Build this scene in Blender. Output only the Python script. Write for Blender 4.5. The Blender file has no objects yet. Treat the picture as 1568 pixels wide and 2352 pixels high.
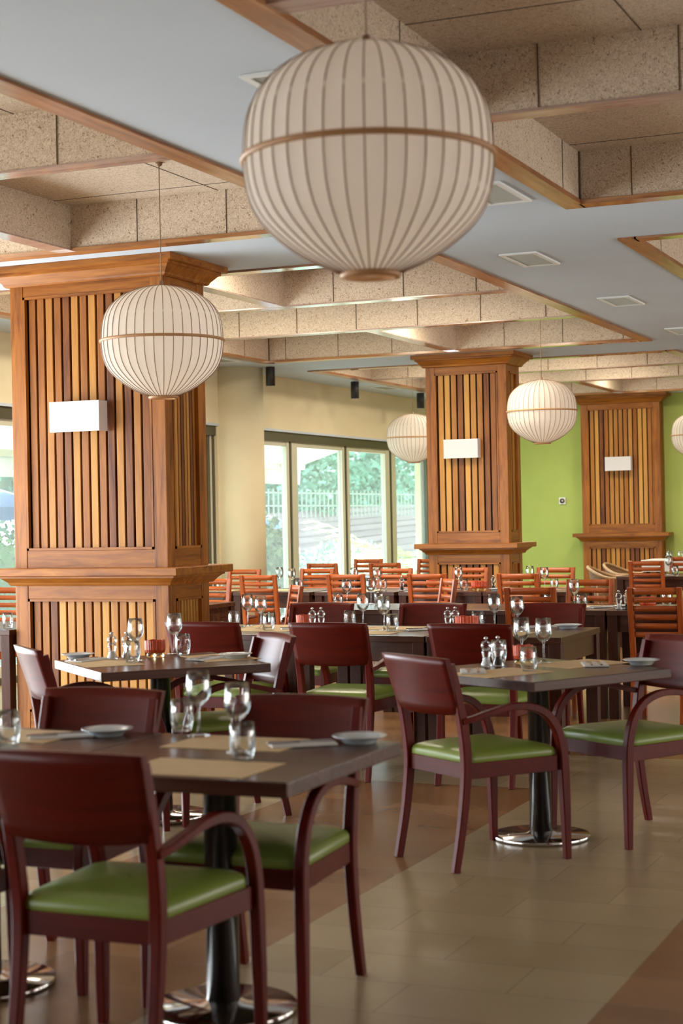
import bpy, bmesh, math, random
from mathutils import Vector, Matrix
random.seed(11)
R = math.radians
S = bpy.context.scene
C = S.collection

# ------------------------------------------------------------------ camera
cam_d = bpy.data.cameras.new('camera'); cam = bpy.data.objects.new('camera', cam_d); C.objects.link(cam)
PITCH, ROLL, YAW = .0035217, -.0193478, .4047893
fw = Vector((-math.sin(YAW)*math.cos(PITCH), math.cos(YAW)*math.cos(PITCH), math.sin(PITCH)))
rt = Vector((math.cos(YAW), math.sin(YAW), 0)); up = rt.cross(fw)
rt2 = math.cos(ROLL)*rt + math.sin(ROLL)*up; up2 = -math.sin(ROLL)*rt + math.cos(ROLL)*up
cam.matrix_world = Matrix(((rt2.x, up2.x, -fw.x, 0), (rt2.y, up2.y, -fw.y, 0), (rt2.z, up2.z, -fw.z, 1.43), (0, 0, 0, 1)))
cam_d.sensor_fit = 'VERTICAL'; cam_d.sensor_height = 36; cam_d.sensor_width = 24
cam_d.lens = 58.84; cam_d.clip_end = 300
cam_d.dof.use_dof = True; cam_d.dof.focus_distance = 11.5; cam_d.dof.aperture_fstop = 3.6
S.camera = cam

# ------------------------------------------------------------------ view, world, lights
S.view_settings.view_transform = 'Standard'; S.view_settings.look = 'None'
S.view_settings.gamma = 1; S.view_settings.exposure = 0.1
S.cycles.use_denoising = True
S.cycles.max_bounces = 10; S.cycles.transparent_max_bounces = 24; S.cycles.transmission_bounces = 10
S.cycles.sample_clamp_indirect = 6; S.cycles.caustics_refractive = False; S.cycles.caustics_reflective = False
W = bpy.data.worlds.new('daylight_sky'); S.world = W; W.use_nodes = True
bg = W.node_tree.nodes['Background']; bg.inputs[0].default_value = (.87, .94, 1.0, 1); bg.inputs[1].default_value = 9.0

def sun(name, elev, azim, power, col, angle=.6):
    d = bpy.data.lights.new(name, 'SUN'); d.energy = power; d.color = col; d.angle = R(angle)
    o = bpy.data.objects.new(name, d); C.objects.link(o)
    o.rotation_euler = (R(90-elev), 0, R(azim)); return o
sun('sun', 58, 205, 17.0, (1, .95, .86))

def area(name, loc, rot, sx, sy, power, col):
    d = bpy.data.lights.new(name, 'AREA'); d.shape = 'RECTANGLE'; d.size = sx; d.size_y = sy; d.energy = power; d.color = col
    o = bpy.data.objects.new(name, d); C.objects.link(o); o.location = loc; o.rotation_euler = rot; return o
SKYC = (.83, .93, 1.0)
# added area lights standing in for daylight from sides out of view
for y, p in ((-2.85, 2), (.9, 4), (4.45, 42), (8.25, 170)):
    area('window_daylight', (-8.45, y, 1.35), (0, R(-98), 0), 2.2, 2.9, p, SKYC)  # added at unseen left bays: sky light plus light thrown up off the terrace
for y, p in ((1.2, 10), (4.8, 60), (8.4, 90), (12.4, 110), (16.4, 110)):
    area('window_daylight', (4.4, y, 1.35), (0, R(102), 0), 2.2, 3.0, p, (1.0, .95, .88))  # assumed daylight from the right, added as lights before a solid wall
for x in (-6.6, -2.6, 1.4):
    area('window_daylight', (x, -4.8, 1.45), (R(90), 0, 0), 3.4, 2.2, 3, SKYC)  # added weak fill lights before the solid wall behind the camera

# ------------------------------------------------------------------ materials
def newmat(name):
    m = bpy.data.materials.new(name); m.use_nodes = True; nt = m.node_tree
    return m, nt, nt.nodes['Principled BSDF']
def N(nt, t, **kw):
    n = nt.nodes.new(t)
    for k, v in kw.items():
        if k in n.inputs: n.inputs[k].default_value = v
        else: setattr(n, k, v)
    return n
def L(nt, a, b): nt.links.new(a, b)
def ramp(nt, fac, stops):
    r = nt.nodes.new('ShaderNodeValToRGB'); e = r.color_ramp.elements
    while len(e) < len(stops): e.new(.5)
    for el, (p, c) in zip(e, stops): el.position = p; el.color = (*c, 1)
    L(nt, fac, r.inputs[0]); return r.outputs[0]
def coords(nt, scale=(1, 1, 1), src='Object'):
    tc = N(nt, 'ShaderNodeTexCoord'); mp = N(nt, 'ShaderNodeMapping'); mp.inputs['Scale'].default_value = scale
    L(nt, tc.outputs[src], mp.inputs[0]); return mp.outputs[0]
def bump(nt, b, h, strength, dist=.01):
    n = N(nt, 'ShaderNodeBump', Strength=strength, Distance=dist); L(nt, h, n.inputs['Height']); L(nt, n.outputs[0], b.inputs['Normal'])
def plain(name, col, rough=.5, metal=0, coat=0, noise=0, nscale=8, spec=.5):
    m, nt, b = newmat(name)
    b.inputs['Base Color'].default_value = (*col, 1); b.inputs['Roughness'].default_value = rough; b.inputs['Metallic'].default_value = metal
    b.inputs['Coat Weight'].default_value = coat; b.inputs['Coat Roughness'].default_value = .15
    b.inputs['Specular IOR Level'].default_value = spec
    if noise:
        n = N(nt, 'ShaderNodeTexNoise', Scale=nscale, Detail=4); L(nt, coords(nt), n.inputs['Vector'])
        lo = tuple(c*(1-noise) for c in col); hi = tuple(min(1, c*(1+noise)) for c in col)
        L(nt, ramp(nt, n.outputs['Fac'], [(.3, lo), (.7, hi)]), b.inputs['Base Color'])
    return m
def wood(name, dark, mid, light, axis=2, scale=9, rough=.35, coat=.3, tone=False, spec=.5):
    m, nt, b = newmat(name)
    sc = [scale]*3; sc[axis] = scale*.09
    v = coords(nt, sc)
    n1 = N(nt, 'ShaderNodeTexNoise', Scale=1.6, Detail=6, Roughness=.6, Distortion=1.1)
    if tone:
        at = N(nt, 'ShaderNodeAttribute', attribute_name='tone')
        add = N(nt, 'ShaderNodeVectorMath', operation='ADD'); mul = N(nt, 'ShaderNodeVectorMath', operation='SCALE'); mul.inputs['Scale'].default_value = 13.7
        L(nt, at.outputs['Vector'], mul.inputs[0]); L(nt, v, add.inputs[0]); L(nt, mul.outputs[0], add.inputs[1]); v = add.outputs[0]
    L(nt, v, n1.inputs['Vector'])
    n2 = N(nt, 'ShaderNodeTexNoise', Scale=9, Detail=3); L(nt, v, n2.inputs['Vector'])
    mx = N(nt, 'ShaderNodeMath', operation='MULTIPLY_ADD'); mx.inputs[1].default_value = .25; L(nt, n2.outputs['Fac'], mx.inputs[0])
    sub = N(nt, 'ShaderNodeMath', operation='SUBTRACT'); sub.inputs[1].default_value = .125; L(nt, n1.outputs['Fac'], sub.inputs[0]); L(nt, sub.outputs[0], mx.inputs[2])
    fac = mx.outputs[0]
    if tone:
        t2 = N(nt, 'ShaderNodeMath', operation='MULTIPLY_ADD'); t2.inputs[1].default_value = .62
        s2 = N(nt, 'ShaderNodeMath', operation='MULTIPLY_ADD'); s2.inputs[1].default_value = .55; s2.inputs[2].default_value = -.09
        L(nt, fac, s2.inputs[0]); L(nt, at.outputs['Fac'], t2.inputs[0]); L(nt, s2.outputs[0], t2.inputs[2]); fac = t2.outputs[0]
        stops = [(.12, dark), (.4, mid), (.85, light)]
    else:
        stops = [(.3, dark), (.5, mid), (.72, light)]
    L(nt, ramp(nt, fac, stops), b.inputs['Base Color'])
    b.inputs['Roughness'].default_value = rough; b.inputs['Coat Weight'].default_value = coat; b.inputs['Coat Roughness'].default_value = .2
    b.inputs['Specular IOR Level'].default_value = spec
    bump(nt, b, n2.outputs['Fac'], .06, .003)
    return m
def woodwool(name):
    m, nt, b = newmat(name)
    v = coords(nt)
    n = N(nt, 'ShaderNodeTexNoise', Scale=72, Detail=6, Roughness=.75, Distortion=1.8); L(nt, v, n.inputs['Vector'])
    n3 = N(nt, 'ShaderNodeTexNoise', Scale=62, Detail=3, Distortion=1.5); L(nt, v, n3.inputs['Vector'])
    c = ramp(nt, n.outputs['Fac'], [(.32, (.24, .165, .11)), (.44, (.56, .455, .35)), (.62, (.78, .68, .565))])
    pit = ramp(nt, n3.outputs['Fac'], [(.33, (.34, .25, .18)), (.40, (1, 1, 1))])
    mx = N(nt, 'ShaderNodeMix', data_type='RGBA', blend_type='MULTIPLY'); mx.inputs[0].default_value = .8
    L(nt, c, mx.inputs[6]); L(nt, pit, mx.inputs[7]); L(nt, mx.outputs[2], b.inputs['Base Color'])
    b.inputs['Roughness'].default_value = .95; b.inputs['Specular IOR Level'].default_value = .1
    bump(nt, b, n.outputs['Fac'], .5, .006)
    return m
def glassmat(name, col=(1, 1, 1), rough=0.0, ior=1.46):
    m, nt, b = newmat(name)
    b.inputs['Base Color'].default_value = (*col, 1); b.inputs['Transmission Weight'].default_value = 1; b.inputs['Roughness'].default_value = rough; b.inputs['IOR'].default_value = ior
    return m
def pane_mat():
    m, nt, b = newmat('window_glass')
    nt.nodes.remove(b); out = nt.nodes['Material Output']
    t = N(nt, 'ShaderNodeBsdfTransparent'); t.inputs[0].default_value = (.86, .97, .97, 1)
    g = N(nt, 'ShaderNodeBsdfGlossy', Roughness=.02); g.inputs[0].default_value = (1, 1, 1, 1)
    lw = N(nt, 'ShaderNodeFresnel', IOR=1.45); mx = N(nt, 'ShaderNodeMixShader')
    ge = N(nt, 'ShaderNodeNewGeometry'); inv = N(nt, 'ShaderNodeMath', operation='SUBTRACT'); inv.inputs[0].default_value = 1; L(nt, ge.outputs['Backfacing'], inv.inputs[1])
    mu = N(nt, 'ShaderNodeMath', operation='MULTIPLY'); L(nt, lw.outputs[0], mu.inputs[0]); L(nt, inv.outputs[0], mu.inputs[1])
    L(nt, mu.outputs[0], mx.inputs[0]); du = N(nt, 'ShaderNodeBsdfTranslucent'); du.inputs[0].default_value = (.86, .93, .93, 1); dm = N(nt, 'ShaderNodeMixShader'); dm.inputs[0].default_value = .065  # translucent film mixed into the glass lays a pale haze over the view
    L(nt, t.outputs[0], dm.inputs[1]); L(nt, du.outputs[0], dm.inputs[2])
    L(nt, dm.outputs[0], mx.inputs[1]); L(nt, g.outputs[0], mx.inputs[2]); L(nt, mx.outputs[0], out.inputs[0])
    return m
def fabric_mat(name, col, trans=.45):
    m, nt, b = newmat(name); out = nt.nodes['Material Output']
    d = N(nt, 'ShaderNodeBsdfDiffuse'); d.inputs[0].default_value = (*col, 1)
    t = N(nt, 'ShaderNodeBsdfTranslucent'); t.inputs[0].default_value = (*col, 1)
    mx = N(nt, 'ShaderNodeMixShader'); mx.inputs[0].default_value = trans
    w = N(nt, 'ShaderNodeTexNoise', Scale=220, Detail=2); L(nt, coords(nt), w.inputs['Vector'])
    bp = N(nt, 'ShaderNodeBump', Strength=.08, Distance=.002); L(nt, w.outputs['Fac'], bp.inputs['Height']); L(nt, bp.outputs[0], d.inputs['Normal'])
    L(nt, d.outputs[0], mx.inputs[1]); L(nt, t.outputs[0], mx.inputs[2]); L(nt, mx.outputs[0], out.inputs[0]); nt.nodes.remove(b)
    return m
def floor_mat():
    m, nt, b = newmat('stone_floor_tiles')
    tc = N(nt, 'ShaderNodeTexCoord'); sep = N(nt, 'ShaderNodeSeparateXYZ'); L(nt, tc.outputs['Object'], sep.inputs[0])
    X, Y = sep.outputs[0], sep.outputs[1]
    def math_(op, a, bb=None, c=None):
        n = N(nt, 'ShaderNodeMath', operation=op)
        for i, q in enumerate((a, bb, c)):
            if q is None: continue
            if isinstance(q, (int, float)): n.inputs[i].default_value = q
            else: L(nt, q, n.inputs[i])
        return n.outputs[0]
    def band(v, a, c):  # 1 inside [a,c]
        return math_('MULTIPLY', math_('GREATER_THAN', v, a), math_('LESS_THAN', v, c))
    # tan bands framing brown fields
    bands = math_('MAXIMUM', band(X, -2.46, -1.24), band(X, -4.9, -3.66))
    bands = math_('MULTIPLY', bands, math_('LESS_THAN', Y, 9.63))
    bands = math_('MAXIMUM', bands, band(Y, 8.41, 9.63))
    bands = math_('MAXIMUM', bands, math_('LESS_THAN', X, -6.9))
    bands = math_('MAXIMUM', bands, band(Y, 13.2, 14.4))
    br = N(nt, 'ShaderNodeTexBrick', Scale=1.0); br.offset = .5; br.inputs['Mortar Size'].default_value = .0025; br.inputs['Mortar Smooth'].default_value = .1
    br.inputs['Brick Width'].default_value = .61; br.inputs['Row Height'].default_value = .305; br.inputs['Bias'].default_value = 0
    br.inputs['Color1'].default_value = (.15, .15, .15, 1); br.inputs['Color2'].default_value = (.85, .85, .85, 1); br.inputs['Mortar'].default_value = (.5, .5, .5, 1)
    mp = N(nt, 'ShaderNodeMapping'); mp.inputs['Location'].default_value = (.02, .1, 0); L(nt, tc.outputs['Object'], mp.inputs[0]); L(nt, mp.outputs[0], br.inputs['Vector'])
    n1 = N(nt, 'ShaderNodeTexNoise', Scale=3.5, Detail=3, Roughness=.5); L(nt, tc.outputs['Object'], n1.inputs['Vector'])
    sepc = N(nt, 'ShaderNodeSeparateColor'); L(nt, br.outputs['Color'], sepc.inputs[0])
    f = math_('ADD', math_('MULTIPLY_ADD', sepc.outputs[0], .36, .12), math_('MULTIPLY', n1.outputs['Fac'], .4))
    tan = ramp(nt, f, [(.25, (.30, .22, .12)), (.75, (.39, .30, .18))])
    brown = ramp(nt, f, [(.2, (.17, .080, .030)), (.8, (.32, .165, .072))])
    mx = N(nt, 'ShaderNodeMix', data_type='RGBA'); L(nt, bands, mx.inputs[0]); L(nt, brown, mx.inputs[6]); L(nt, tan, mx.inputs[7])
    gr = N(nt, 'ShaderNodeMix', data_type='RGBA'); gr.inputs[7].default_value = (.2, .15, .1, 1)
    L(nt, math_('MULTIPLY', br.outputs['Fac'], .7), gr.inputs[0]); L(nt, mx.outputs[2], gr.inputs[6]); L(nt, gr.outputs[2], b.inputs['Base Color'])
    b.inputs['Roughness'].default_value = .2; b.inputs['Specular IOR Level'].default_value = .42
    b.inputs['Roughness'].default_value = .24
    bump(nt, b, br.outputs['Fac'], -.25, .002)
    return m

M = {}
M['white'] = plain('white_plaster', (.56, .64, .74), .9, noise=.03, nscale=1.5, spec=.2)
M['cream'] = plain('cream_plaster', (.77, .69, .48), .9, noise=.04, nscale=2, spec=.2)
M['clay_wall'] = plain('clay_plaster', (.30, .22, .15), .9, noise=.05, nscale=2, spec=.2)
M['brown_wall'] = plain('brown_panelling', (.075, .045, .025), .7, noise=.2, nscale=3, spec=.2)
M['green_wall'] = plain('lime_green_plaster', (.43, .54, .15), .85, noise=.05, nscale=2, spec=.2)
M['wool'] = woodwool('wood_wool_board')
M['seam'] = plain('board_joint', (.10, .07, .045), .9)
M['trim'] = wood('stained_trim_wood', (.20, .075, .03), (.36, .155, .06), (.50, .25, .11), axis=1, rough=.3, coat=.5)
M['trimx'] = wood('stained_trim_wood_cross', (.20, .075, .03), (.36, .155, .06), (.50, .25, .11), axis=0, rough=.12, coat=1.0)
M['trim_pale'] = wood('polished_rib_edge', (.26, .17, .14), (.40, .29, .25), (.52, .41, .36), axis=0, rough=.15, coat=.8)  # paler wood tone painted in to stand for light reflected on the ribs
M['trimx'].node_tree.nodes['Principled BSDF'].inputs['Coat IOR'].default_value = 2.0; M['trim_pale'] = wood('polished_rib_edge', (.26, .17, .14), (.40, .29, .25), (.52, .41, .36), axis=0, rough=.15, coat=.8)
M['trimx'].node_tree.nodes['Principled BSDF'].inputs['Coat Roughness'].default_value = .08
M['teak_v'] = wood('teak_upright', (.15, .042, .005), (.30, .098, .010), (.40, .148, .020), axis=2, rough=.42, coat=.08, spec=.3)
M['teak_h'] = wood('teak_rail', (.15, .042, .005), (.30, .098, .010), (.42, .158, .022), axis=0, rough=.42, coat=.08, spec=.3)
M['teak_d'] = wood('teak_rail_deep', (.15, .042, .005), (.30, .098, .010), (.40, .148, .020), axis=1, rough=.42, coat=.08, spec=.3)
M['slat'] = wood('teak_slats', (.07, .015, .007), (.31, .105, .014), (.60, .31, .07), axis=2, rough=.45, coat=.05, tone=True, spec=.3)
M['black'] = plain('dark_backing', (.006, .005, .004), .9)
M['mahog'] = wood('mahogany_varnish', (.06, .0035, .0012), (.10, .0055, .0018), (.14, .008, .0025), axis=2, scale=12, rough=.38, coat=.0, spec=.2)
M['mahog_h'] = wood('mahogany_varnish_wide', (.065, .0038, .0012), (.095, .0053, .0017), (.125, .007, .0022), axis=0, scale=5, rough=.36, coat=.06, spec=.2)
M['vinyl'] = plain('green_vinyl', (.19, .26, .045), .32, noise=.06, nscale=5, spec=.5)
M['darkwood'] = wood('dark_walnut', (.04, .014, .008), (.07, .026, .015), (.10, .04, .023), axis=0, scale=8, rough=.27, coat=.0, spec=.32)
M['darkwood_v'] = wood('dark_walnut_upright', (.035, .012, .007), (.06, .020, .012), (.085, .03, .018), axis=2, scale=8, rough=.45, coat=0, spec=.2)
M['cherry'] = wood('cherry_varnish', (.22, .04, .007), (.38, .078, .012), (.50, .12, .02), axis=0, scale=10, rough=.38, coat=.1, spec=.35)
M['cherry_v'] = wood('cherry_varnish_upright', (.22, .04, .007), (.38, .078, .012), (.50, .12, .02), axis=2, scale=10, rough=.38, coat=.1, spec=.35)
M['burg'] = plain('burgundy_pad', (.11, .02, .015), .5)
M['chrome'] = plain('polished_steel', (.62, .60, .58), .12, metal=1)
M['steel_d'] = plain('black_lacquer', (.02, .016, .014), .25, coat=.4)
M['paper'] = plain('brown_paper', (.68, .50, .28), .8, noise=.05, nscale=14, spec=.2)
M['china'] = plain('glazed_china', (.66, .74, .78), .12, coat=.6)
M['napkin'] = plain('white_paper_napkin', (.78, .78, .76), .9)
M['cutl'] = plain('cutlery_steel', (.66, .66, .66), .2, metal=1)
def thin_glass():
    m, nt, b = newmat('clear_glass'); nt.nodes.remove(b); out = nt.nodes['Material Output']
    lw = N(nt, 'ShaderNodeLayerWeight', Blend=.35)
    t = N(nt, 'ShaderNodeBsdfTransparent'); L(nt, ramp(nt, lw.outputs['Facing'], [(.25, (.975, .985, .985)), (.8, (.80, .84, .84)), (1, (.45, .48, .48))]), t.inputs[0])
    g = N(nt, 'ShaderNodeBsdfGlossy', Roughness=.03); g.inputs[0].default_value = (1, 1, 1, 1)
    f = N(nt, 'ShaderNodeMath', operation='MULTIPLY_ADD'); f.inputs[1].default_value = .75; f.inputs[2].default_value = .02; L(nt, lw.outputs['Fresnel'], f.inputs[0])
    mx = N(nt, 'ShaderNodeMixShader'); L(nt, f.outputs[0], mx.inputs[0]); L(nt, t.outputs[0], mx.inputs[1]); L(nt, g.outputs[0], mx.inputs[2]); L(nt, mx.outputs[0], out.inputs[0])
    return m
M['glass'] = thin_glass()
M['acryl'] = thin_glass()
M['pepper'] = plain('peppercorns', (.03, .025, .02), .8, noise=.5, nscale=300)
M['salt'] = plain('coarse_salt', (.8, .8, .8), .8)
M['redglass'] = plain('red_lacquer_bowl', (.62, .075, .014), .3, coat=.2, noise=.25, nscale=40)
M['amber'] = glassmat('amber_glass', (1, .82, .45), .05)
M['shade'] = fabric_mat('ivory_shade_fabric', (.96, .92, .87), .58)
M['rib'] = plain('brown_wire', (.30, .19, .13), .5)
M['bamboo'] = plain('tan_bamboo', (.47, .25, .11), .45)
M['cord'] = plain('brown_cord', (.26, .16, .09), .6)
M['linen'] = fabric_mat('white_linen_shade', (.80, .79, .84), .12)
M['blackm'] = plain('matt_black_metal', (.018, .016, .016), .45)
M['grille'] = plain('grey_grille', (.50, .51, .47), .6, metal=.1)
M['vent'] = plain('white_vent_frame', (.80, .84, .85), .5)
M['alu'] = plain('champagne_aluminium', (.66, .66, .55), .35, metal=.15)
M['alu_d'] = plain('dark_bronze_aluminium', (.10, .095, .06), .4, metal=.3)
M['pane'] = pane_mat()
M['rattan'] = None
M['plastic'] = plain('white_plastic', (.82, .84, .84), .35)
M['paving'] = plain('pale_paving', (.55, .52, .47), .85, noise=.08, nscale=1)
M['awning'] = fabric_mat('cream_awning_cloth', (.40, .365, .26), .28)
M['leaf'] = plain('green_leaves', (.10, .24, .06), .5, noise=.45, nscale=3)
M['leaf_v'] = plain('variegated_leaves', (.20, .29, .17), .5, noise=.45, nscale=9)
M['leaf_o'] = plain('blue_green_leaves', (.045, .135, .085), .55, noise=.5, nscale=1.2)
M['leaf_w'] = plain('silver_leaves', (.22, .27, .22), .6, noise=.25, nscale=9)
M['leaf_y'] = plain('yellow_green_fronds', (.36, .42, .13), .5, noise=.3, nscale=3)
M['flower'] = plain('pink_petals', (.75, .25, .27), .6)
M['flower_w'] = plain('white_petals', (.85, .85, .85), .6)
M['twig'] = plain('grey_brown_bark', (.24, .18, .13), .9)
M['blue'] = plain('blue_canvas', (.05, .13, .42), .7)
M['redp'] = plain('red_paving', (.40, .13, .11), .8)
M['bank'] = wood('purple_brown_boards', (.04, .026, .03), (.058, .04, .044), (.085, .06, .065), axis=1, scale=3, rough=.9, coat=0, spec=.1)
M['fencep'] = plain('green_grey_fence_paint', (.12, .16, .12), .8)
M['beige'] = plain('beige_canvas', (.62, .55, .42), .7)
def rattan_mat():
    m, nt, b = newmat('woven_rattan')
    v = coords(nt, (1, 1, 1)); w = N(nt, 'ShaderNodeTexChecker', Scale=70); L(nt, v, w.inputs['Vector'])
    w.inputs['Color1'].default_value = (.34, .19, .09, 1); w.inputs['Color2'].default_value = (.20, .10, .045, 1)
    L(nt, w.outputs['Color'], b.inputs['Base Color']); b.inputs['Roughness'].default_value = .6; bump(nt, b, w.outputs['Fac'], .4, .004)
    return m
M['rattan'] = rattan_mat()
M['cane'] = plain('peeled_cane', (.48, .30, .15), .4, coat=.3)

# ------------------------------------------------------------------ mesh helpers
class MB:
    def __init__(s): s.v = []; s.f = []; s.m = []; s.t = []; s.sm = []
    def face(s, idx, mi=0, tone=.5, smooth=False): s.f.append(idx); s.m.append(mi); s.t.append(tone); s.sm.append(smooth)
    def poly(s, pts, mi=0, tone=.5, smooth=False):
        n = len(s.v); s.v += [tuple(p) for p in pts]; s.face(tuple(range(n, n+len(pts))), mi, tone, smooth)
    def box(s, x0, x1, y0, y1, z0, z1, mi=0, tone=.5, bev=0, mat=None):
        x0, x1 = min(x0, x1), max(x0, x1); y0, y1 = min(y0, y1), max(y0, y1); z0, z1 = min(z0, z1), max(z0, z1)
        T = (lambda p: mat @ Vector(p)) if mat is not None else (lambda p: Vector(p))
        n = len(s.v)
        if not bev:
            for z in (z0, z1):
                for x, y in ((x0, y0), (x1, y0), (x1, y1), (x0, y1)): s.v.append(tuple(T((x, y, z))))
            for q in ((0, 3, 2, 1), (4, 5, 6, 7), (0, 1, 5, 4), (1, 2, 6, 5), (2, 3, 7, 6), (3, 0, 4, 7)): s.face(tuple(n+i for i in q), mi, tone)
            return
        bm = bmesh.new(); bmesh.ops.create_cube(bm, size=1)
        for v in bm.verts: v.co = Vector(((x0+x1)/2+v.co.x*(x1-x0), (y0+y1)/2+v.co.y*(y1-y0), (z0+z1)/2+v.co.z*(z1-z0)))
        bmesh.ops.bevel(bm, geom=bm.edges[:], offset=bev, segments=2, affect='EDGES', profile=.6)
        s.add_bm(bm, mi, tone, T)
    def add_bm(s, bm, mi=0, tone=.5, T=lambda p: p, smooth=False):
        bm.verts.ensure_lookup_table(); n = len(s.v)
        for i, v in enumerate(bm.verts): v.index = i; s.v.append(tuple(T(v.co)))
        for f in bm.faces: s.face(tuple(n+v.index for v in f.verts), mi, tone, smooth)
        bm.free()
    def lathe(s, prof, seg=24, c=(0, 0, 0), mi=0, tone=.5, smooth=True, close=True):
        n = len(s.v); k = len(prof)
        for i in range(seg):
            a = 2*math.pi*i/seg; ca, sa = math.cos(a), math.sin(a)
            for r, z in prof: s.v.append((c[0]+r*ca, c[1]+r*sa, c[2]+z))
        for i in range(seg):
            j = (i+1) % seg
            for q in range(k-1): s.face((n+i*k+q, n+j*k+q, n+j*k+q+1, n+i*k+q+1), mi, tone, smooth)
        if close:
            if prof[0][0] > 1e-6: s.face(tuple(n+i*k for i in range(seg))[::-1], mi, tone)
            if prof[-1][0] > 1e-6: s.face(tuple(n+i*k+k-1 for i in range(seg)), mi, tone)
    def sweep(s, path, prof, mi=0, tone=.5, smooth=False, side=None, closed=False, scales=None):
        """prof: list of (a,b) offsets along (side, normal); side: fixed side vector or None (world up helper)"""
        n = len(s.v); k = len(prof); P = [Vector(p) for p in path]; m = len(P)
        for i, p in enumerate(P):
            a = P[(i-1) % m] if (closed or i) else P[i]; b = P[(i+1) % m] if (closed or i < m-1) else P[i]
            t = (b-a).normalized()
            sd = Vector(side) if side is not None else (Vector((0, 0, 1)).cross(t) if abs(t.z) < .95 else Vector((1, 0, 0)))
            sd = (sd - t*sd.dot(t)).normalized(); nn = t.cross(sd)
            sc = scales[i] if scales else (1, 1)
            for u, w in prof: s.v.append(tuple(p+sd*u*sc[0]+nn*w*sc[1]))
        for i in range(m if closed else m-1):
            j = (i+1) % m
            for q in range(k):
                r = (q+1) % k; s.face((n+i*k+q, n+i*k+r, n+j*k+r, n+j*k+q), mi, tone, smooth)
        if not closed:
            s.face(tuple(n+q for q in range(k))[::-1], mi, tone); s.face(tuple(n+(m-1)*k+q for q in range(k)), mi, tone)
    def tube(s, path, r, seg=8, mi=0, tone=.5, closed=False, scales=None):
        s.sweep(path, [(r*math.cos(2*math.pi*i/seg), r*math.sin(2*math.pi*i/seg)) for i in range(seg)], mi, tone, True, None, closed, scales)
    def loft(s, rings, mi=0, tone=.5, smooth=True, cap=True):
        n = len(s.v); k = len(rings[0])
        for r in rings: s.v += [tuple(p) for p in r]
        for i in range(len(rings)-1):
            for q in range(k): s.face((n+i*k+q, n+i*k+(q+1) % k, n+(i+1)*k+(q+1) % k, n+(i+1)*k+q), mi, tone, smooth)
        if cap:
            s.face(tuple(n+q for q in range(k))[::-1], mi, tone, smooth); s.face(tuple(n+(len(rings)-1)*k+q for q in range(k)), mi, tone, smooth)
    def solid_grid(s, top, bot, mi=0, smooth=True):
        """two equal grids of points -> closed shell"""
        a, b = len(top), len(top[0]); n = len(s.v)
        for g in (top, bot):
            for row in g: s.v += [tuple(p) for p in row]
        I = lambda g, i, j: n+g*a*b+i*b+j
        for i in range(a-1):
            for j in range(b-1):
                s.face((I(0, i, j), I(0, i+1, j), I(0, i+1, j+1), I(0, i, j+1)), mi, .5, smooth)
                s.face((I(1, i, j), I(1, i, j+1), I(1, i+1, j+1), I(1, i+1, j)), mi, .5, smooth)
        for i in range(a-1):
            s.face((I(0, i, 0), I(1, i, 0), I(1, i+1, 0), I(0, i+1, 0)), mi); s.face((I(0, i, b-1), I(0, i+1, b-1), I(1, i+1, b-1), I(1, i, b-1)), mi)
        for j in range(b-1):
            s.face((I(0, 0, j), I(0, 0, j+1), I(1, 0, j+1), I(1, 0, j)), mi); s.face((I(0, a-1, j), I(1, a-1, j), I(1, a-1, j+1), I(0, a-1, j+1)), mi)
    def build(s, name, mats, parent=None, fixn=True):
        me = bpy.data.meshes.new(name); me.from_pydata(s.v, [], s.f)
        for m in (mats if isinstance(mats, (list, tuple)) else [mats]): me.materials.append(M[m] if isinstance(m, str) else m)
        me.polygons.foreach_set('material_index', s.m); me.polygons.foreach_set('use_smooth', s.sm)
        if len(set(s.t)) > 1:
            at = me.attributes.new('tone', 'FLOAT', 'FACE'); at.data.foreach_set('value', s.t)
        if fixn:
            bm = bmesh.new(); bm.from_mesh(me); bmesh.ops.recalc_face_normals(bm, faces=bm.faces); bm.to_mesh(me); bm.free()
        me.update()
        o = bpy.data.objects.new(name, me); C.objects.link(o)
        if parent is not None: o.parent = parent
        return o
def tag(o, label=None, cat=None, group=None, kind=None):
    for k, v in (('label', label), ('category', cat), ('group', group), ('kind', kind)):
        if v: o[k] = v
    return o
def struct(o): o['kind'] = 'structure'; return o
def empty(name, loc=(0, 0, 0), rz=0):
    o = bpy.data.objects.new(name, None); o.empty_display_size = .1; C.objects.link(o); o.location = loc; o.rotation_euler = (0, 0, rz); return o
def copy_tree(o, parent=None):
    c = o.copy(); C.objects.link(c)
    if parent is not None: c.parent = parent
    for ch in list(o.children): copy_tree(ch, c)
    return c
used = set()
def put(proto, loc, rz=0, label=None, group=None):
    """first call moves the thing itself, later calls copy it with its parts"""
    if proto.name in used: o = copy_tree(proto)
    else: o = proto; used.add(proto.name)
    o.location = loc; o.rotation_euler = (0, 0, rz)
    if label: o['label'] = label
    if group: o['group'] = group
    return o
def solid(name, mat, *boxes, parent=None, bev=0):
    b = MB()
    for q in boxes: b.box(*q, bev=bev)
    return b.build(name, mat, parent)

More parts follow.
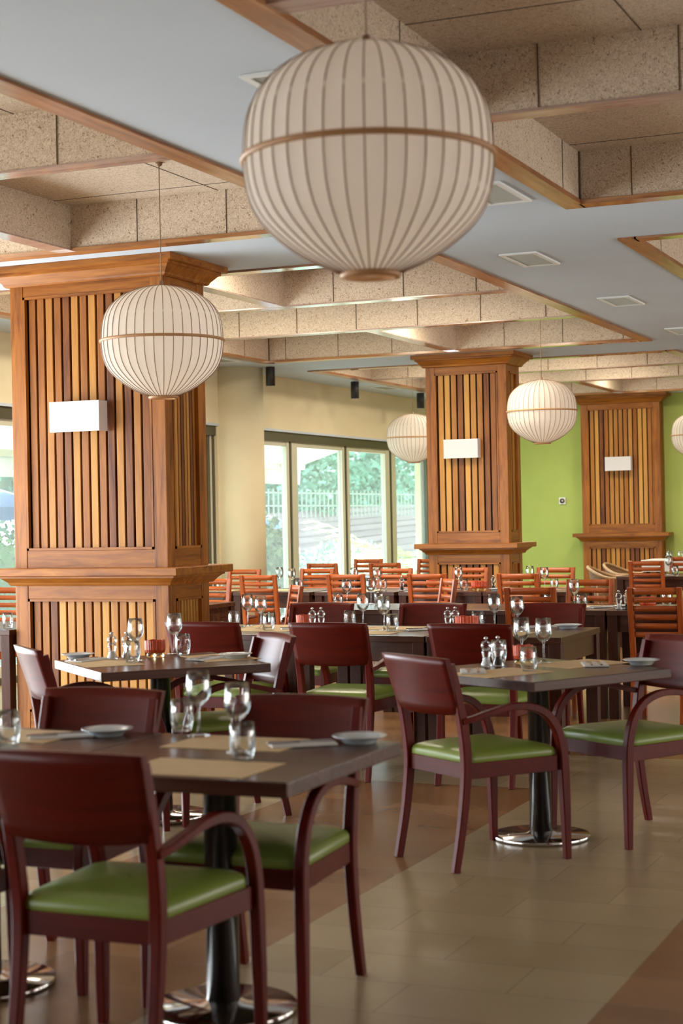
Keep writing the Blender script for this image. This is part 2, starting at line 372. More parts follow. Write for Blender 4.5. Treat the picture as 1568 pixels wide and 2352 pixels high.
# ------------------------------------------------------------------ room shell
H = 3.15; DEEP = 3.43
XW, XR, Y0, YB = -8.65, 4.6, -5.0, 24.25
b = MB(); b.poly([(XW-.2, Y0, 0), (XR, Y0, 0), (XR, YB+.2, 0), (XW-.2, YB+.2, 0)]); struct(b.build('floor', floor_mat()))
CO_X = [(-8.0, -3.70), (-2.51, 1.79)]
CO_Y = [(-4.6, 1.68), (2.88, 9.14), (10.33, 16.6), (17.74, 23.7)]
b = MB()
xs = [XW-.2, -8.0, -3.70, -2.51, 1.79, XR]; ys = [Y0] + [q for p in CO_Y for q in p] + [YB+.2]
for i in range(5):
    for j in range(len(ys)-1):
        if i in (1, 3) and j % 2 == 1: continue
        b.poly([(xs[i], ys[j], H), (xs[i], ys[j+1], H), (xs[i+1], ys[j+1], H), (xs[i+1], ys[j], H)])
struct(b.build('ceiling', 'white'))
b = MB(); b.box(XW-.3, XR, Y0, YB+.3, DEEP+.12, DEEP+.2); struct(b.build('ceiling_slab', 'black'))
TW = .105
def seams_x(b, x0, x1, y, z0, z1, step=1.2, off=0, dy=-.003):
    x = math.floor(x0/step)*step+off
    while x < x1:
        if x0 < x: b.box(x-.0025, x+.0025, y, y+dy, z0, z1, 1)
        x += step
def seams_y(b, y0, y1, x, z0, z1, step=1.2, off=0, dx=.003):
    y = math.floor(y0/step)*step+off
    while y < y1:
        if y0 < y: b.box(x, x+dx, y-.0025, y+.0025, z0, z1, 1)
        y += step
coffer_no = 0
BEAMS = {0: [-2.6, -.4], 1: [5.04, 6.88], 2: [12.29, 14.20], 3: [19.45, 21.2]}
def coffer(x0, x1, y0, y1, ci, ybeams):
    global coffer_no; coffer_no += 1
    ix0, ix1, iy0, iy1 = x0+TW, x1-TW, y0+TW, y1-TW
    b = MB()
    # lining boards (with thickness) and the board ceiling above
    for (a0, a1, c0, c1) in ((ix0-.03, ix0, iy0-.03, iy1+.03), (ix1, ix1+.03, iy0-.03, iy1+.03)): b.box(a0, a1, c0, c1, H+.002, DEEP)
    b.box(ix0, ix1, iy0-.03, iy0, H+.002, DEEP); b.box(ix0, ix1, iy1, iy1+.03, H+.002, DEEP)
    b.box(ix0-.03, ix1+.03, iy0-.03, iy1+.03, DEEP, DEEP+.03)
    seams_x(b, ix0, ix1, iy1, H+.01, DEEP, .62, .37)
    seams_y(b, iy0, iy1, ix0, H+.01, DEEP, 1.2, .3)
    seams_y(b, iy0, iy1, ix1, H+.01, DEEP, 1.2, .3, -.003)
    for y in BEAMS[ci]: seams_x(b, ix0, ix1, y-.001, H+.01, DEEP, .60, .1+.3*(ci % 2), -.004)
    x = ix0+.85
    while x < ix1: b.box(x-.0025, x+.0025, iy0, iy1, DEEP-.002, DEEP+.001, 1); x += 1.2
    y = iy0+.9
    while y < iy1: b.box(ix0, ix1, y-.0025, y+.0025, DEEP-.002, DEEP+.001, 1); y += .62*2
    # dark joints in the corners
    for (cx, cy) in ((ix0, iy1), (ix1, iy1), (ix0, iy0), (ix1, iy0)): b.box(cx-.010, cx+.010, cy-.010, cy+.010, H+.003, DEEP, 1)
    # cross ribs clad in the same board
    for y in BEAMS[ci]: b.box(ix0, ix1, y, y+.115, H+.006, DEEP)
    rows = [iy0] + [q for y in BEAMS[ci] for q in (y+.115, y)][0:0]
    edges = [iy0]
    for y in BEAMS[ci]: edges += [y, y+.115]
    edges.append(iy1)
    for (row, xr) in ybeams: b.box(xr-.115, xr, edges[2*row], edges[2*row+1], H+.006, DEEP)
    struct(b.build('ceiling_coffer', ['wool', 'seam']))
    t = MB()
    t.box(x0, ix0+.012, y0, y1, H-.014, H+.012, 0); t.box(ix1-.012, x1, y0, y1, H-.014, H+.012, 0)
    t.box(ix0, ix1, y0, iy0+.012, H-.014, H+.012, 1); t.box(ix0, ix1, iy1-.012, y1, H-.014, H+.012, 1)
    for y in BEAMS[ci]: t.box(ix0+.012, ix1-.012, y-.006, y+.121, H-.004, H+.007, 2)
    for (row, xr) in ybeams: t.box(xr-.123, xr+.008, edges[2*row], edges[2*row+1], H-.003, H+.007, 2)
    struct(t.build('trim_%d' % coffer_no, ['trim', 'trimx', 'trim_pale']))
coffer(*CO_X[0], *CO_Y[0], 0, [])
coffer(*CO_X[0], *CO_Y[1], 1, [(0, -5.69), (2, -5.69)])
coffer(*CO_X[0], *CO_Y[2], 2, [(0, -5.735), (2, -5.735)])
coffer(*CO_X[0], *CO_Y[3], 3, [(2, -5.70)])
coffer(*CO_X[1], *CO_Y[1], 1, [(1, -.3)])
coffer(*CO_X[1], *CO_Y[2], 2, [(0, -.3)])
coffer(*CO_X[1], *CO_Y[3], 3, [])
coffer(*CO_X[1], *CO_Y[0], 0, [])

# left wall: header, window bays, columns
WB = [(-4.6, -1.1), (-.6, 2.4), (2.9, 6.0), (6.6, 9.9), (11.0, 16.70), (17.4, 23.6)]
b = MB(); b.box(XW-.25, XW, Y0, YB, 2.5, H)
ys = [Y0] + [q for p in WB for q in p] + [YB]
for j in range(0, len(ys), 2): b.box(XW-.25, XW, ys[j], ys[j+1], 0, 2.5)
struct(b.build('wall_left', 'cream'))
b = MB(); b.lathe([(.345, 0), (.345, H)], 40, (-8.63, 17.07, 0)); struct(b.build('column', 'cream'))
b = MB(); b.lathe([(.345, 0), (.345, H)], 40, (-8.63, 10.45, 0)); struct(b.build('column', 'cream'))
b = MB(); b.box(XW, XR, YB, YB+.2, 0, H); struct(b.build('wall_back', 'green_wall'))
b = MB(); b.box(XR, XR+.2, Y0, YB, 0, H); struct(b.build('wall_right', 'clay_wall'))
b = MB(); b.box(XW-.25, XR, Y0-.2, Y0, 0, H); struct(b.build('wall_front', 'brown_wall'))
b = MB(); b.box(XW-.02, XW+.012, 10.9, 16.74, 2.488, 2.515); b.box(XW-.02, XW+.012, 17.4, 23.7, 2.488, 2.515); struct(b.build('trim_9', 'white'))
b = MB(); b.box(XW, XR, YB-.018, YB, 0, .09); struct(b.build('baseboard_back', 'white'))

def window(n, y0, y1, mull, panes):
    f = MB()
    f.box(XW-.16, XW-.02, y0, y1, 2.38, 2.5, 1); f.box(XW-.16, XW-.02, y0, y1, 0, .06, 1)
    f.box(XW-.14, XW-.04, y0, y0+.05, .06, 2.38, 1); f.box(XW-.14, XW-.04, y1-.05, y1, .06, 2.38, 1)
    for (a, c, mi) in mull:
        f.box(XW-.12, XW-.05, a, c, .06, 2.38, mi)
    for i, (a, c) in enumerate(panes):
        f.box(XW-.115, XW-.055, a, c, 2.32, 2.38, 0); f.box(XW-.115, XW-.055, a, c, .06, .16, 0)
    w = struct(f.build('window_%d' % n, ['alu', 'alu_d']))
    for (a, c) in panes:
        solid('pane', 'pane', (XW-.088, XW-.080, a, c, .15, 2.33), parent=w)
window(1, 17.4, 23.6, [(17.42, 17.47, 0), (18.62, 18.70, 0), (18.72, 18.76, 1), (18.78, 18.94, 0), (20.36, 20.44, 0), (20.47, 20.50, 1), (20.52, 20.60, 0), (21.90, 22.06, 0), (22.09, 22.13, 1), (22.15, 22.30, 0)],
       [(17.47, 18.62), (18.94, 20.36), (20.6, 21.9), (22.3, 23.55)])
window(2, 11.0, 16.70, [(12.95, 13.12, 0), (14.6, 14.75, 0), (16.36, 16.44, 0), (16.46, 16.52, 1), (16.54, 16.60, 1), (16.61, 16.66, 0)], [(11.05, 12.95), (13.12, 14.6), (14.75, 16.36)])
for k, (a, c) in enumerate(WB[:4]):
    f = MB(); f.box(XW-.16, XW-.02, a, c, 2.38, 2.5); f.box(XW-.16, XW-.02, a, c, 0, .06)
    for y in (a, (a+c)/2-.06, c-.12): f.box(XW-.12, XW-.05, y, y+.12, .06, 2.38)
    struct(f.build('window_%d' % (k+3), 'alu'))

# ------------------------------------------------------------------ timber-clad pillars
def ring_mould(b, x0, x1, y0, y1, prof, mi=0):
    """mitred moulding around a rectangle; prof = [(offset, z)...] closed outline outer side"""
    rings = []
    for o, z in prof: rings.append([(x0-o, y0-o, z), (x1+o, y0-o, z), (x1+o, y1+o, z), (x0-o, y1+o, z)])
    b.loft(rings, mi, .5, False)
def pillar(x0, x1, y0, y1, label, nf, ns, back=True, seed=1):
    rnd = random.Random(seed)
    root = tag(empty('clad_pillar', ((x0+x1)/2, (y0+y1)/2, 0)), label, 'pillar', kind='thing'); cx, cy = (x0+x1)/2, (y0+y1)/2
    X0, X1, Y0_, Y1_ = x0-cx, x1-cx, y0-cy, y1-cy
    SW = .10  # stile width
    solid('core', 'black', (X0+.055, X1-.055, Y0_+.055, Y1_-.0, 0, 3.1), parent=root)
    zones = [(.17, .925), (1.25, 2.95)]
    fr = MB()
    SD = .035
    # corner posts
    for (a, c) in ((X0, X0+SW), (X1-SW, X1)):
        fr.box(a, c, Y0_, Y0_+SD, 0, 3.1, 0, bev=.004)
        if back: fr.box(a, c, Y1_-SD, Y1_, 0, 3.1, 0, bev=.004)
    for sx in (X0, X1):
        for (a, c) in ((Y0_+SD, Y0_+SW), (Y1_-SW, Y1_-(SD if back else 0))):
            fr.box(sx, sx-SD*(1 if sx > 0 else -1), a, c, 0, 3.1, 0, bev=.003)
    for (z0, z1) in ((0, .17), (.925, 1.25), (2.95, 3.1)):
        fr.box(X0+SW, X1-SW, Y0_+.003, Y0_+SD, z0, z1, 1, bev=.003)
        if back: fr.box(X0+SW, X1-SW, Y1_-SD, Y1_-.003, z0, z1, 1, bev=.003)
        for sx in (X0, X1):
            q = -1 if sx > 0 else 1
            fr.box(sx+q*.003, sx+q*SD, Y0_+SW, Y1_-SW, z0, z1, 2, bev=.003)
    # thin bead around every opening
    for (z0, z1) in zones:
        e = .016
        fr.box(X0+SW, X0+SW+e, Y0_-.004, Y0_+.03, z0, z1, 0); fr.box(X1-SW-e, X1-SW, Y0_-.004, Y0_+.03, z0, z1, 0)
        fr.box(X0+SW, X1-SW, Y0_-.004, Y0_+.03, z0, z0+e, 1); fr.box(X0+SW, X1-SW, Y0_-.004, Y0_+.03, z1-e, z1, 1)
        fr.box(X1-.03, X1+.004, Y0_+SW, Y0_+SW+e, z0, z1, 0); fr.box(X1-.03, X1+.004, Y1_-SW-e, Y1_-SW, z0, z1, 0)
        fr.box(X1-.03, X1+.004, Y0_+SW, Y1_-SW, z0, z0+e, 2); fr.box(X1-.03, X1+.004, Y0_+SW, Y1_-SW, z1-e, z1, 2)
    fr.build('frame', ['teak_v', 'teak_h', 'teak_d'], root)
    def tone():
        t = rnd.random()
        return .05+rnd.random()*.1 if t < .13 else (.3+rnd.random()*.3 if t < .5 else .6+rnd.random()*.4)
    def slats(a, c, n, fix, axis, sgn, z0, z1):
        b = MB(); p = (c-a)/n
        for i in range(n):
            u0, u1 = a+i*p+p*.24, a+(i+1)*p
            if axis == 'x': b.box(u0, u1, fix, fix+sgn*.022, z0, z1, 0, tone(), bev=.0025)
            else: b.box(fix, fix+sgn*.022, u0, u1, z0, z1, 0, tone(), bev=.0025)
        b.build('slat_panel', 'slat', root)
    for (z0, z1) in zones:
        slats(X0+SW+.016, X1-SW-.03, nf, Y0_+.022, 'x', 1, z0+.01, z1-.01)
        if ns:
            slats(Y0_+SW+.016, Y1_-SW-.016, ns, X1-.022, 'y', -1, z0+.01, z1-.01)
            slats(Y0_+SW+.016, Y1_-SW-.016, ns, X0+.022, 'y', 1, z0+.01, z1-.01)
        if back: slats(X0+SW+.016, X1-SW-.016, nf, Y1_-.022, 'x', -1, z0+.01, z1-.01)
    yb = Y1_ if back else Y1_-.16
    b = MB(); ring_mould(b, X0, X1, Y0_, yb, [(0, 1.015), (.022, 1.015), (.03, 1.025), (.034, 1.035), (.062, 1.06), (.07, 1.066), (.08, 1.067), (.08, 1.078), (.118, 1.081), (.122, 1.085), (.122, 1.128), (.118, 1.133), (0, 1.133)])
    b.build('ledge', 'teak_h', root)
    b = MB(); ring_mould(b, X0, X1, Y0_, yb, [(0, 3.02), (.02, 3.02), (.03, 3.028), (.034, 3.04), (.075, 3.085), (.082, 3.088), (.09, 3.09), (.09, 3.105), (.118, 3.107), (.124, 3.11), (.124, 3.1485), (0, 3.1485)])
    b.build('capital', 'teak_h', root)
    return root
pillar(-6.47, -5.295, 9.5, 10.06, 'large slatted timber pillar behind the table with the red candle bowl', 14, 8, seed=4)
pillar(-6.23, -5.325, 16.9, 17.36, 'slatted timber pillar in the middle of the room near the glass wall', 9, 7, seed=7)
pillar(-6.435, -5.265, 24.0, YB, 'slatted timber pilaster against the green end wall', 13, 0, back=False, seed=12)

# ------------------------------------------------------------------ pendants
def make_pendant():
    root = tag(empty('pendant_lantern'), cat='lamp', group='ribbed pendant lanterns')
    prof = [(.072, .276), (.14, .260), (.222, .224), (.276, .180), (.307, .138), (.325, .094), (.334, .045), (.337, 0), (.338, -.05), (.333, -.095), (.322, -.14), (.302, -.18), (.275, -.213), (.235, -.248), (.19, -.28), (.135, -.31), (.078, -.334)]
    # smooth resample
    def cr(p0, p1, p2, p3, t): return tuple(.5*((2*b_)+(-a+c)*t+(2*a-5*b_+4*c-d)*t*t+(-a+3*b_-3*c+d)*t**3) for a, b_, c, d in zip(p0, p1, p2, p3))
    pp = [prof[0]]+prof+[prof[-1]]; sm = []
    for i in range(1, len(pp)-2):
        for t in (0, .5): sm.append(cr(pp[i-1], pp[i], pp[i+1], pp[i+2], t))
    sm.append(prof[-1])
    b = MB(); NR = 40; seg = 160
    n = len(b.v); k = len(sm)
    for i in range(seg):
        a = 2*math.pi*i/seg; w = 1-.010*abs(math.sin(NR*a/2))
        for r, z in sm: b.v.append((r*w*math.cos(a), r*w*math.sin(a), z))
    for i in range(seg):
        j = (i+1) % seg
        for q in range(k-1): b.face((n+i*k+q, n+j*k+q, n+j*k+q+1, n+i*k+q+1), 0, .5, True)
    b.build('lamp_shade', 'shade', root)
    b = MB()
    for i in range(NR):
        a = 2*math.pi*i/NR; ca, sa = math.cos(a), math.sin(a)
        b.tube([((r+.001)*ca, (r+.001)*sa, z) for r, z in sm], .0022, 5)
    b.build('rib_cage', 'rib', root)
    b = MB(); b.lathe([(.338, -.034), (.347, -.033), (.349, -.026), (.347, -.019), (.338, -.018), (.338, -.034)], 72, close=False); b.build('hoop', 'bamboo', root)
    b = MB(); b.lathe([(.066, -.348), (.080, -.347), (.083, -.338), (.079, -.328), (.066, -.327), (.066, -.348)], 32, close=False); b.build('bottom_ring', 'bamboo', root)
    b = MB(); b.lathe([(.0, .272), (.072, .272), (.074, .279), (.012, .282), (.011, .31), (.0, .31)], 32); b.build('top_cap', 'rib', root)
    b = MB(); b.tube([(0, 0, .3), (0, 0, DEEP-2.46-.02)], .003, 6); b.build('cord', 'cord', root)
    b = MB(); b.lathe([(.0, DEEP-2.46-.020), (.012, DEEP-2.46-.020), (.02, DEEP-2.46-.010), (.02, DEEP-2.46), (0, DEEP-2.46)], 20); b.build('ceiling_rose', 'cord', root)
    b = MB(); b.lathe([(0, .10), (.014, .10), (.016, .06), (.030, .02), (.034, -.01), (.028, -.04), (0, -.052)], 16); b.tube([(0, 0, .28), (0, 0, .09)], .006, 6); b.build('bulb', 'china', root)
    return root
pend = make_pendant()
def lantern_fill(x, y, z, p):  # faint warm glow added inside each lantern; the lanterns hang unlit
    d = bpy.data.lights.new('lantern_light', 'POINT'); d.energy = p; d.color = (1, .80, .58); d.shadow_soft_size = .05
    o = bpy.data.objects.new('lantern_light', d); C.objects.link(o); o.location = (x, y, z-.10)
for (x, y), lab in (((-1.70, 4.20), 'biggest-looking ribbed ivory lantern hanging in front of the white ceiling band'),
                    ((-4.57, 8.18), 'ribbed ivory lantern hanging before the large slatted pillar'),
                    ((-4.62, 15.80), 'ribbed ivory lantern hanging before the lime green wall, beside the middle pillar'),
                    ((-7.56, 20.02), 'ribbed ivory lantern hanging by the window wall, half behind the middle pillar'),
                    ((-4.37, 22.2), 'ribbed ivory lantern cut by the right edge, beside the far pilaster')):
    lantern_fill(x, y, 2.425 if y < 5 else 2.46, .45)
    put(pend, (x, y, 2.425 if y < 5 else 2.46), random.random()*6, lab)

# ------------------------------------------------------------------ wall lights
def make_sconce():
    root = tag(empty('wall_light'), cat='lamp', group='box wall lights on the pillars')
    b = MB(); w, d, h = .19, .105, .10
    # open linen box: four thin sides
    b.box(-w, w, -d-.012, -d-.009, -h, h); b.box(-w, -w+.003, -d-.009, -.012, -h, h); b.box(w-.003, w, -d-.009, -.012, -h, h)
    b.build('lamp_shade', 'linen', root)
    b = MB(); b.box(-w, w, -d-.0125, -d-.0085, h-.004, h); b.box(-w, w, -d-.0125, -d-.0085, -h, -h+.004); b.build('shade_edge', 'plastic', root)
    b = MB(); b.box(-.05, .05, -.012, 0, -.07, .07); b.box(-.012, .012, -.07, -.012, -.012, .012); b.box(-w+.003, w-.003, -.045, -.035, -.006, .006); b.build('bracket', 'chrome', root)
    b = MB(); b.lathe([(.012, -.04), (.028, -.02), (.03, .01), (.02, .04), (0, .052)], 16, (0, -.06, 0)); b.build('bulb', 'china', root)
    return root
sc = make_sconce()
put(sc, (-5.925, 9.522, 2.13), 0, 'white box wall light on the large slatted pillar')
put(sc, (-5.815, 16.922, 2.14), 0, 'white box wall light on the middle slatted pillar')
put(sc, (-5.87, 24.022, 2.14), 0, 'white box wall light on the far pilaster by the green wall')

# ------------------------------------------------------------------ ceiling fittings
def make_vent(l, w):
    root = tag(empty('air_vent'), cat='vent', group='white ceiling vents')
    b = MB(); fw_ = .03
    b.box(0, w, 0, fw_, -.012, .0); b.box(0, w, l-fw_, l, -.012, 0); b.box(0, fw_, fw_, l-fw_, -.012, 0); b.box(w-fw_, w, fw_, l-fw_, -.012, 0)
    b.build('frame', 'vent', root)
    b = MB(); b.box(fw_, w-fw_, fw_, l-fw_, -.003, -.001)
    y = fw_+.012
    while y < l-fw_-.01: b.box(fw_, w-fw_, y, y+.004, -.009, -.003); y += .018
    b.build('grille', 'grille', root)
    return root
v = make_vent(.58, .255)
for (x, y), lab in (((-2.88, 5.80), 'white ceiling vent half hidden behind the biggest lantern, on its left'), ((-2.87, 8.25), 'white ceiling vent peeking out at the right of the biggest lantern'),
                    ((-3.365, 10.57), 'white ceiling vent right of the second coffer corner, below the biggest lantern'), ((-3.36, 13.10), 'white ceiling vent in the pale band above the green wall lantern'),
                    ((-3.37, 15.63), 'white ceiling vent cut by the right edge of the photo'), ((-8.31, 20.37), 'flat ceiling vent near the cream wall, by the middle pillar'), ((-8.35, 15.65), 'ceiling vent over the column next to the large pillar')):
    put(v, (x, y, H), 0, lab)
def make_spot():
    root = tag(empty('ceiling_spotlight'), cat='spotlight', group='black cylinder spotlights along the window wall')
    b = MB(); b.lathe([(.048, -.215), (.052, -.213), (.052, -.004), (.05, 0)], 24); b.build('body', 'blackm', root)
    b = MB(); b.lathe([(.0, -.214), (.042, -.216), (.044, -.2145)], 24, close=False); b.build('lens', 'grille', root)
    return root
sp = make_spot()
for y, lab in ((17.08, 'black cylinder spotlight nearest the column'), (19.55, 'middle black cylinder spotlight above the sliding windows'), (21.92, 'black cylinder spotlight touching the middle pillar edge')):
    put(sp, (-8.16, y, H), 0, lab)
def make_fill_rim():  # rim for the unseen fill lights added in the coffers to brighten the room
    root = tag(empty('coffer_downlight'), cat='lamp', group='round downlights inside the ceiling coffers')
    b = MB(); b.lathe([(.252, -.014), (.27, -.013), (.276, -.006), (.278, 0)], 40, close=False); b.build('rim', 'plastic', root)
    return root
dl = make_fill_rim()
def lamp(x, y, p):  # one added fill light and its rim
    put(dl, (x, y, DEEP), 0, 'round downlight recessed in a coffer board above the dining tables')
    d = bpy.data.lights.new('coffer_lamp', 'AREA'); d.shape = 'DISK'; d.size = .5; d.energy = p; d.color = (1, .87, .68)
    o = bpy.data.objects.new('coffer_lamp', d); C.objects.link(o); o.location = (x, y, DEEP-.01)
for y, p in ((10.9, 36), (12.9, 50), (14.8, 46), (18.5, 34), (20.4, 26), (22.4, 26)):
    for x in (-6.85, -5.15): lamp(x, y, p)
for y, p in ((18.5, 26), (22.4, 26)):
    for x in (-.9, .6): lamp(x, y, p)
lamp(-6.85, 8.1, 10)
t = tag(empty('ceiling_speaker', (-5.47, 12.08, DEEP)), 'round pale ceiling disc inside the coffer behind the large pillar', 'speaker')
b = MB(); b.lathe([(.0, -.012), (.10, -.012), (.118, -.008), (.122, 0)], 36); b.build('grille', 'vent', t)
b = MB(); b.lathe([(.118, -.013), (.128, -.010), (.13, 0)], 36, close=False); b.build('rim', 'plastic', t)
t = tag(empty('thermostat', (-6.80, YB, 1.62)), 'small white square thermostat with black dial on the green wall', 'thermostat')
b = MB(); b.box(-.052, .052, -.02, 0, -.052, .052, bev=.006); b.build('casing', 'plastic', t)
b = MB(); b.lathe([(0, 0), (.036, 0), (.036, .01), (.03, .014), (0, .014)], 28)
d = b.build('dial', 'blackm', t); d.rotation_euler = (R(90), 0, 0); d.location = (0, -.02, 0)
b = MB(); b.lathe([(0, .014), (.017, .014), (.017, .0155), (0, .0155)], 20, (.006, 0, 0)); g = b.build('dial_face', 'grille', d)

# ------------------------------------------------------------------ armchair
def rect_prof(a, c, ch=.25):
    h = min(a, c)*ch
    return [(-a+h, -c), (a-h, -c), (a, -c+h), (a, c-h), (a-h, c), (-a+h, c), (-a, c-h), (-a, -c+h)]
def bez(P, n=6):
    out = []; pp = [P[0]]+P+[P[-1]]
    for i in range(1, len(pp)-2):
        for q in range(n):
            t = q/n; a, b_, c, d = pp[i-1], pp[i], pp[i+1], pp[i+2]
            out.append(tuple(.5*((2*bb)+(-aa+cc)*t+(2*aa-5*bb+4*cc-dd)*t*t+(-aa+3*bb-3*cc+dd)*t**3) for aa, bb, cc, dd in zip(a, b_, c, d)))
    out.append(P[-1]); return out
def cushion(wf, wr, yf, yr, z0, h, dome=.018, rad=.045):
    b = MB()
    def outline(ins, z):
        pts = []; a = wf/2-ins; c = wr/2-ins; f = yf-ins; r = yr+ins; rr = max(.012, rad-ins*.3)
        for (cx_, cy_, st) in ((a-rr, f-rr, 0), (-a+rr, f-rr, 90), (-c+rr, r+rr, 180), (c-rr, r+rr, 270)):
            for k in range(7):
                an = R(st+15*k); pts.append((cx_+rr*math.cos(an), cy_+rr*math.sin(an), z))
        return pts
    rings = [outline(.006, z0), outline(0, z0+h*.2), outline(0, z0+h*.55), outline(.006, z0+h*.78), outline(.022, z0+h*.97)]
    for i, ins in enumerate((.05, .09, .13, .17, .205)): rings.append(outline(ins, z0+h+dome*(1-(1-(i+1)/5)**2)))
    b.loft(rings, 0, .5, True); return b
def make_armchair():
    root = tag(empty('armchair'), cat='chair')
    cushion(.485, .43, .225, -.225, .425, .05).build('seat', 'vinyl', root)
    b = MB()
    for (p, q) in (((-.235, .21), (.235, .21)), ((-.195, -.215), (.195, -.215)), ((-.238, .21), (-.2, -.215)), ((.238, .21), (.2, -.215))):
        b.sweep([(p[0], p[1], .4), (q[0], q[1], .4)], rect_prof(.011, .032, .15), side=None)
    b.build('seat_frame', 'mahog_h', root)
    b = MB(); b.box(-.18, .18, -.19, .19, .39, .424); b.build('seat_base', 'steel_d', root)
    for s in (-1, 1):
        b = MB()
        path = bez([(s*.205, -.285, 0), (s*.203, -.245, .2), (s*.203, -.222, .40), (s*.206, -.232, .55), (s*.208, -.262, .70), (s*.208, -.296, .835)], 4)
        n = len(path); sc_ = [(.8+.25*min(1, i/(n*.45)) - .2*max(0, (i-n*.5)/(n*.5)),)*2 for i in range(n)]
        b.sweep(path, rect_prof(.017, .02), side=(1, 0, 0), scales=sc_); b.build('leg', 'mahog', root)
    for s in (-1, 1):
        b = MB()
        path = [(s*.252, .250, 0), (s*.250, .247, .2), (s*.249, .243, .36)]
        b.sweep(path, rect_prof(.0165, .02), side=(1, 0, 0), scales=[(.85, .72), (1, .95), (1, 1.1)]); b.build('leg', 'mahog', root)
        b = MB()
        path = bez([(s*.249, .243, .355), (s*.248, .235, .46), (s*.247, .205, .55), (s*.245, .145, .615), (s*.243, .06, .645), (s*.240, -.03, .648), (s*.235, -.12, .632), (s*.225, -.20, .612), (s*.214, -.245, .603)], 5)
        n = len(path)
        b.sweep(path, rect_prof(.0165, .02), side=(1, 0, 0), scales=[(1, 1.1-.5*min(1, i/(n*.7))) for i in range(n)]); b.build('armrest', 'mahog', root)
    top, bot = [], []
    for i in range(9):
        vv = i/8; z = .635+.225*vv; yb = -.252-.072*vv
        rt_, rb = [], []
        for j in range(17):
            u = -1+j/8; w = .218+.012*vv
            y = yb-.028*(1-u*u); zz = z+(.006*(1-u*u) if i == 8 else (-.012*(1-u*u) if i == 0 else 0))
            rt_.append((u*w, y+.012, zz)); rb.append((u*w, y-.012, zz))
        top.append(rt_); bot.append(rb)
    b = MB(); b.solid_grid(top, bot); b.build('backrest', 'mahog_h', root)
    return root
arm = make_armchair()
ARM = [
 (-2.29, 3.88, 90, 'closest mahogany armchair with green seat, its back to the viewer'),
 (-3.07, 3.86, 90, 'mahogany armchair cut off by the left edge beside the closest armchair'),
 (-2.24, 4.55, 270, 'mahogany armchair at far side of the front table, behind the two wine glasses'),
 (-3.00, 4.60, 270, 'mahogany armchair at far side of the front-left table, behind its plate'),
 (-2.25, 6.68, 55, 'mahogany armchair with olive seat at near corner of the salt and pepper table'),
 (-1.77, 7.35, 235.5, 'mahogany armchair with green seat at the right edge of the photo'),
 (-4.17, 6.77, 47, 'armchair left of the candle table, back gleaming white before the large pillar'),
 (-3.79, 7.25, 227, 'armchair right of the candle table, its back gleaming pale in window light'),
 (-4.43, 8.64, 90, 'red-lit armchair at near side of long table, beside the large pillar'),
 (-3.66, 8.64, 90, 'red-lit armchair with bright green seat in the middle of the room'),
 (-2.85, 8.64, 90, 'dark red armchair behind the salt and pepper table'),
 (-4.55, 9.94, 270, 'dark armchair back at far side of long table, behind left salt mills'),
 (-3.76, 9.94, 270, 'dark armchair back at far side of long table, behind central wine glasses'),
 (-2.97, 9.94, 270, 'dark armchair back at far side of the long table, behind the white plate'),
]
for x, y, f, lab in ARM: put(arm, (x, y, 0), R(f-90), lab, 'mahogany armchairs with green seats')

# ------------------------------------------------------------------ ladder-back chair
def make_ladder():
    root = tag(empty('ladder_back_chair'), cat='chair')
    cushion(.40, .36, .20, -.19, .43, .028, .008, .03).build('seat', 'burg', root)
    b = MB()
    b.box(-.185, .185, .155, .18, .37, .43); b.box(-.165, .165, -.195, -.172, .37, .43); b.box(-.19, -.168, -.18, .16, .37, .43); b.box(.168, .19, -.18, .16, .37, .43)
    b.build('seat_frame', 'cherry', root)
    def yl(z): return -.185-(.0 if z < .45 else (z-.45)*.16)
    for s in (-1, 1):
        b = MB(); b.sweep([(s*.168, -.225, 0), (s*.168, -.19, .25), (s*.168, -.185, .45), (s*.168, yl(.68), .68), (s*.168, yl(.92), .92)], rect_prof(.019, .0165, .2), side=(1, 0, 0)); b.build('leg', 'cherry_v', root)
        b = MB(); b.sweep([(s*.182, .185, 0), (s*.182, .18, .43)], rect_prof(.018, .018, .2), side=(1, 0, 0), scales=[(.8, .8), (1, 1)]); b.build('leg', 'cherry_v', root)
    for k in range(6):
        zc = .895-k*.0595; hh = .024 if k == 0 else .0185
        top, bot = [], []
        for dz in (-hh, hh):
            rt_, rb = [], []
            for j in range(9):
                u = -1+j/4; y = yl(zc+dz)-.014*(1-u*u)
                rt_.append((u*.155, y+.008, zc+dz)); rb.append((u*.155, y-.008, zc+dz))
            top.append(rt_); bot.append(rb)
        b = MB(); b.solid_grid(top, bot); b.build('back_slat', 'cherry', root)
    return root
lad = make_ladder()
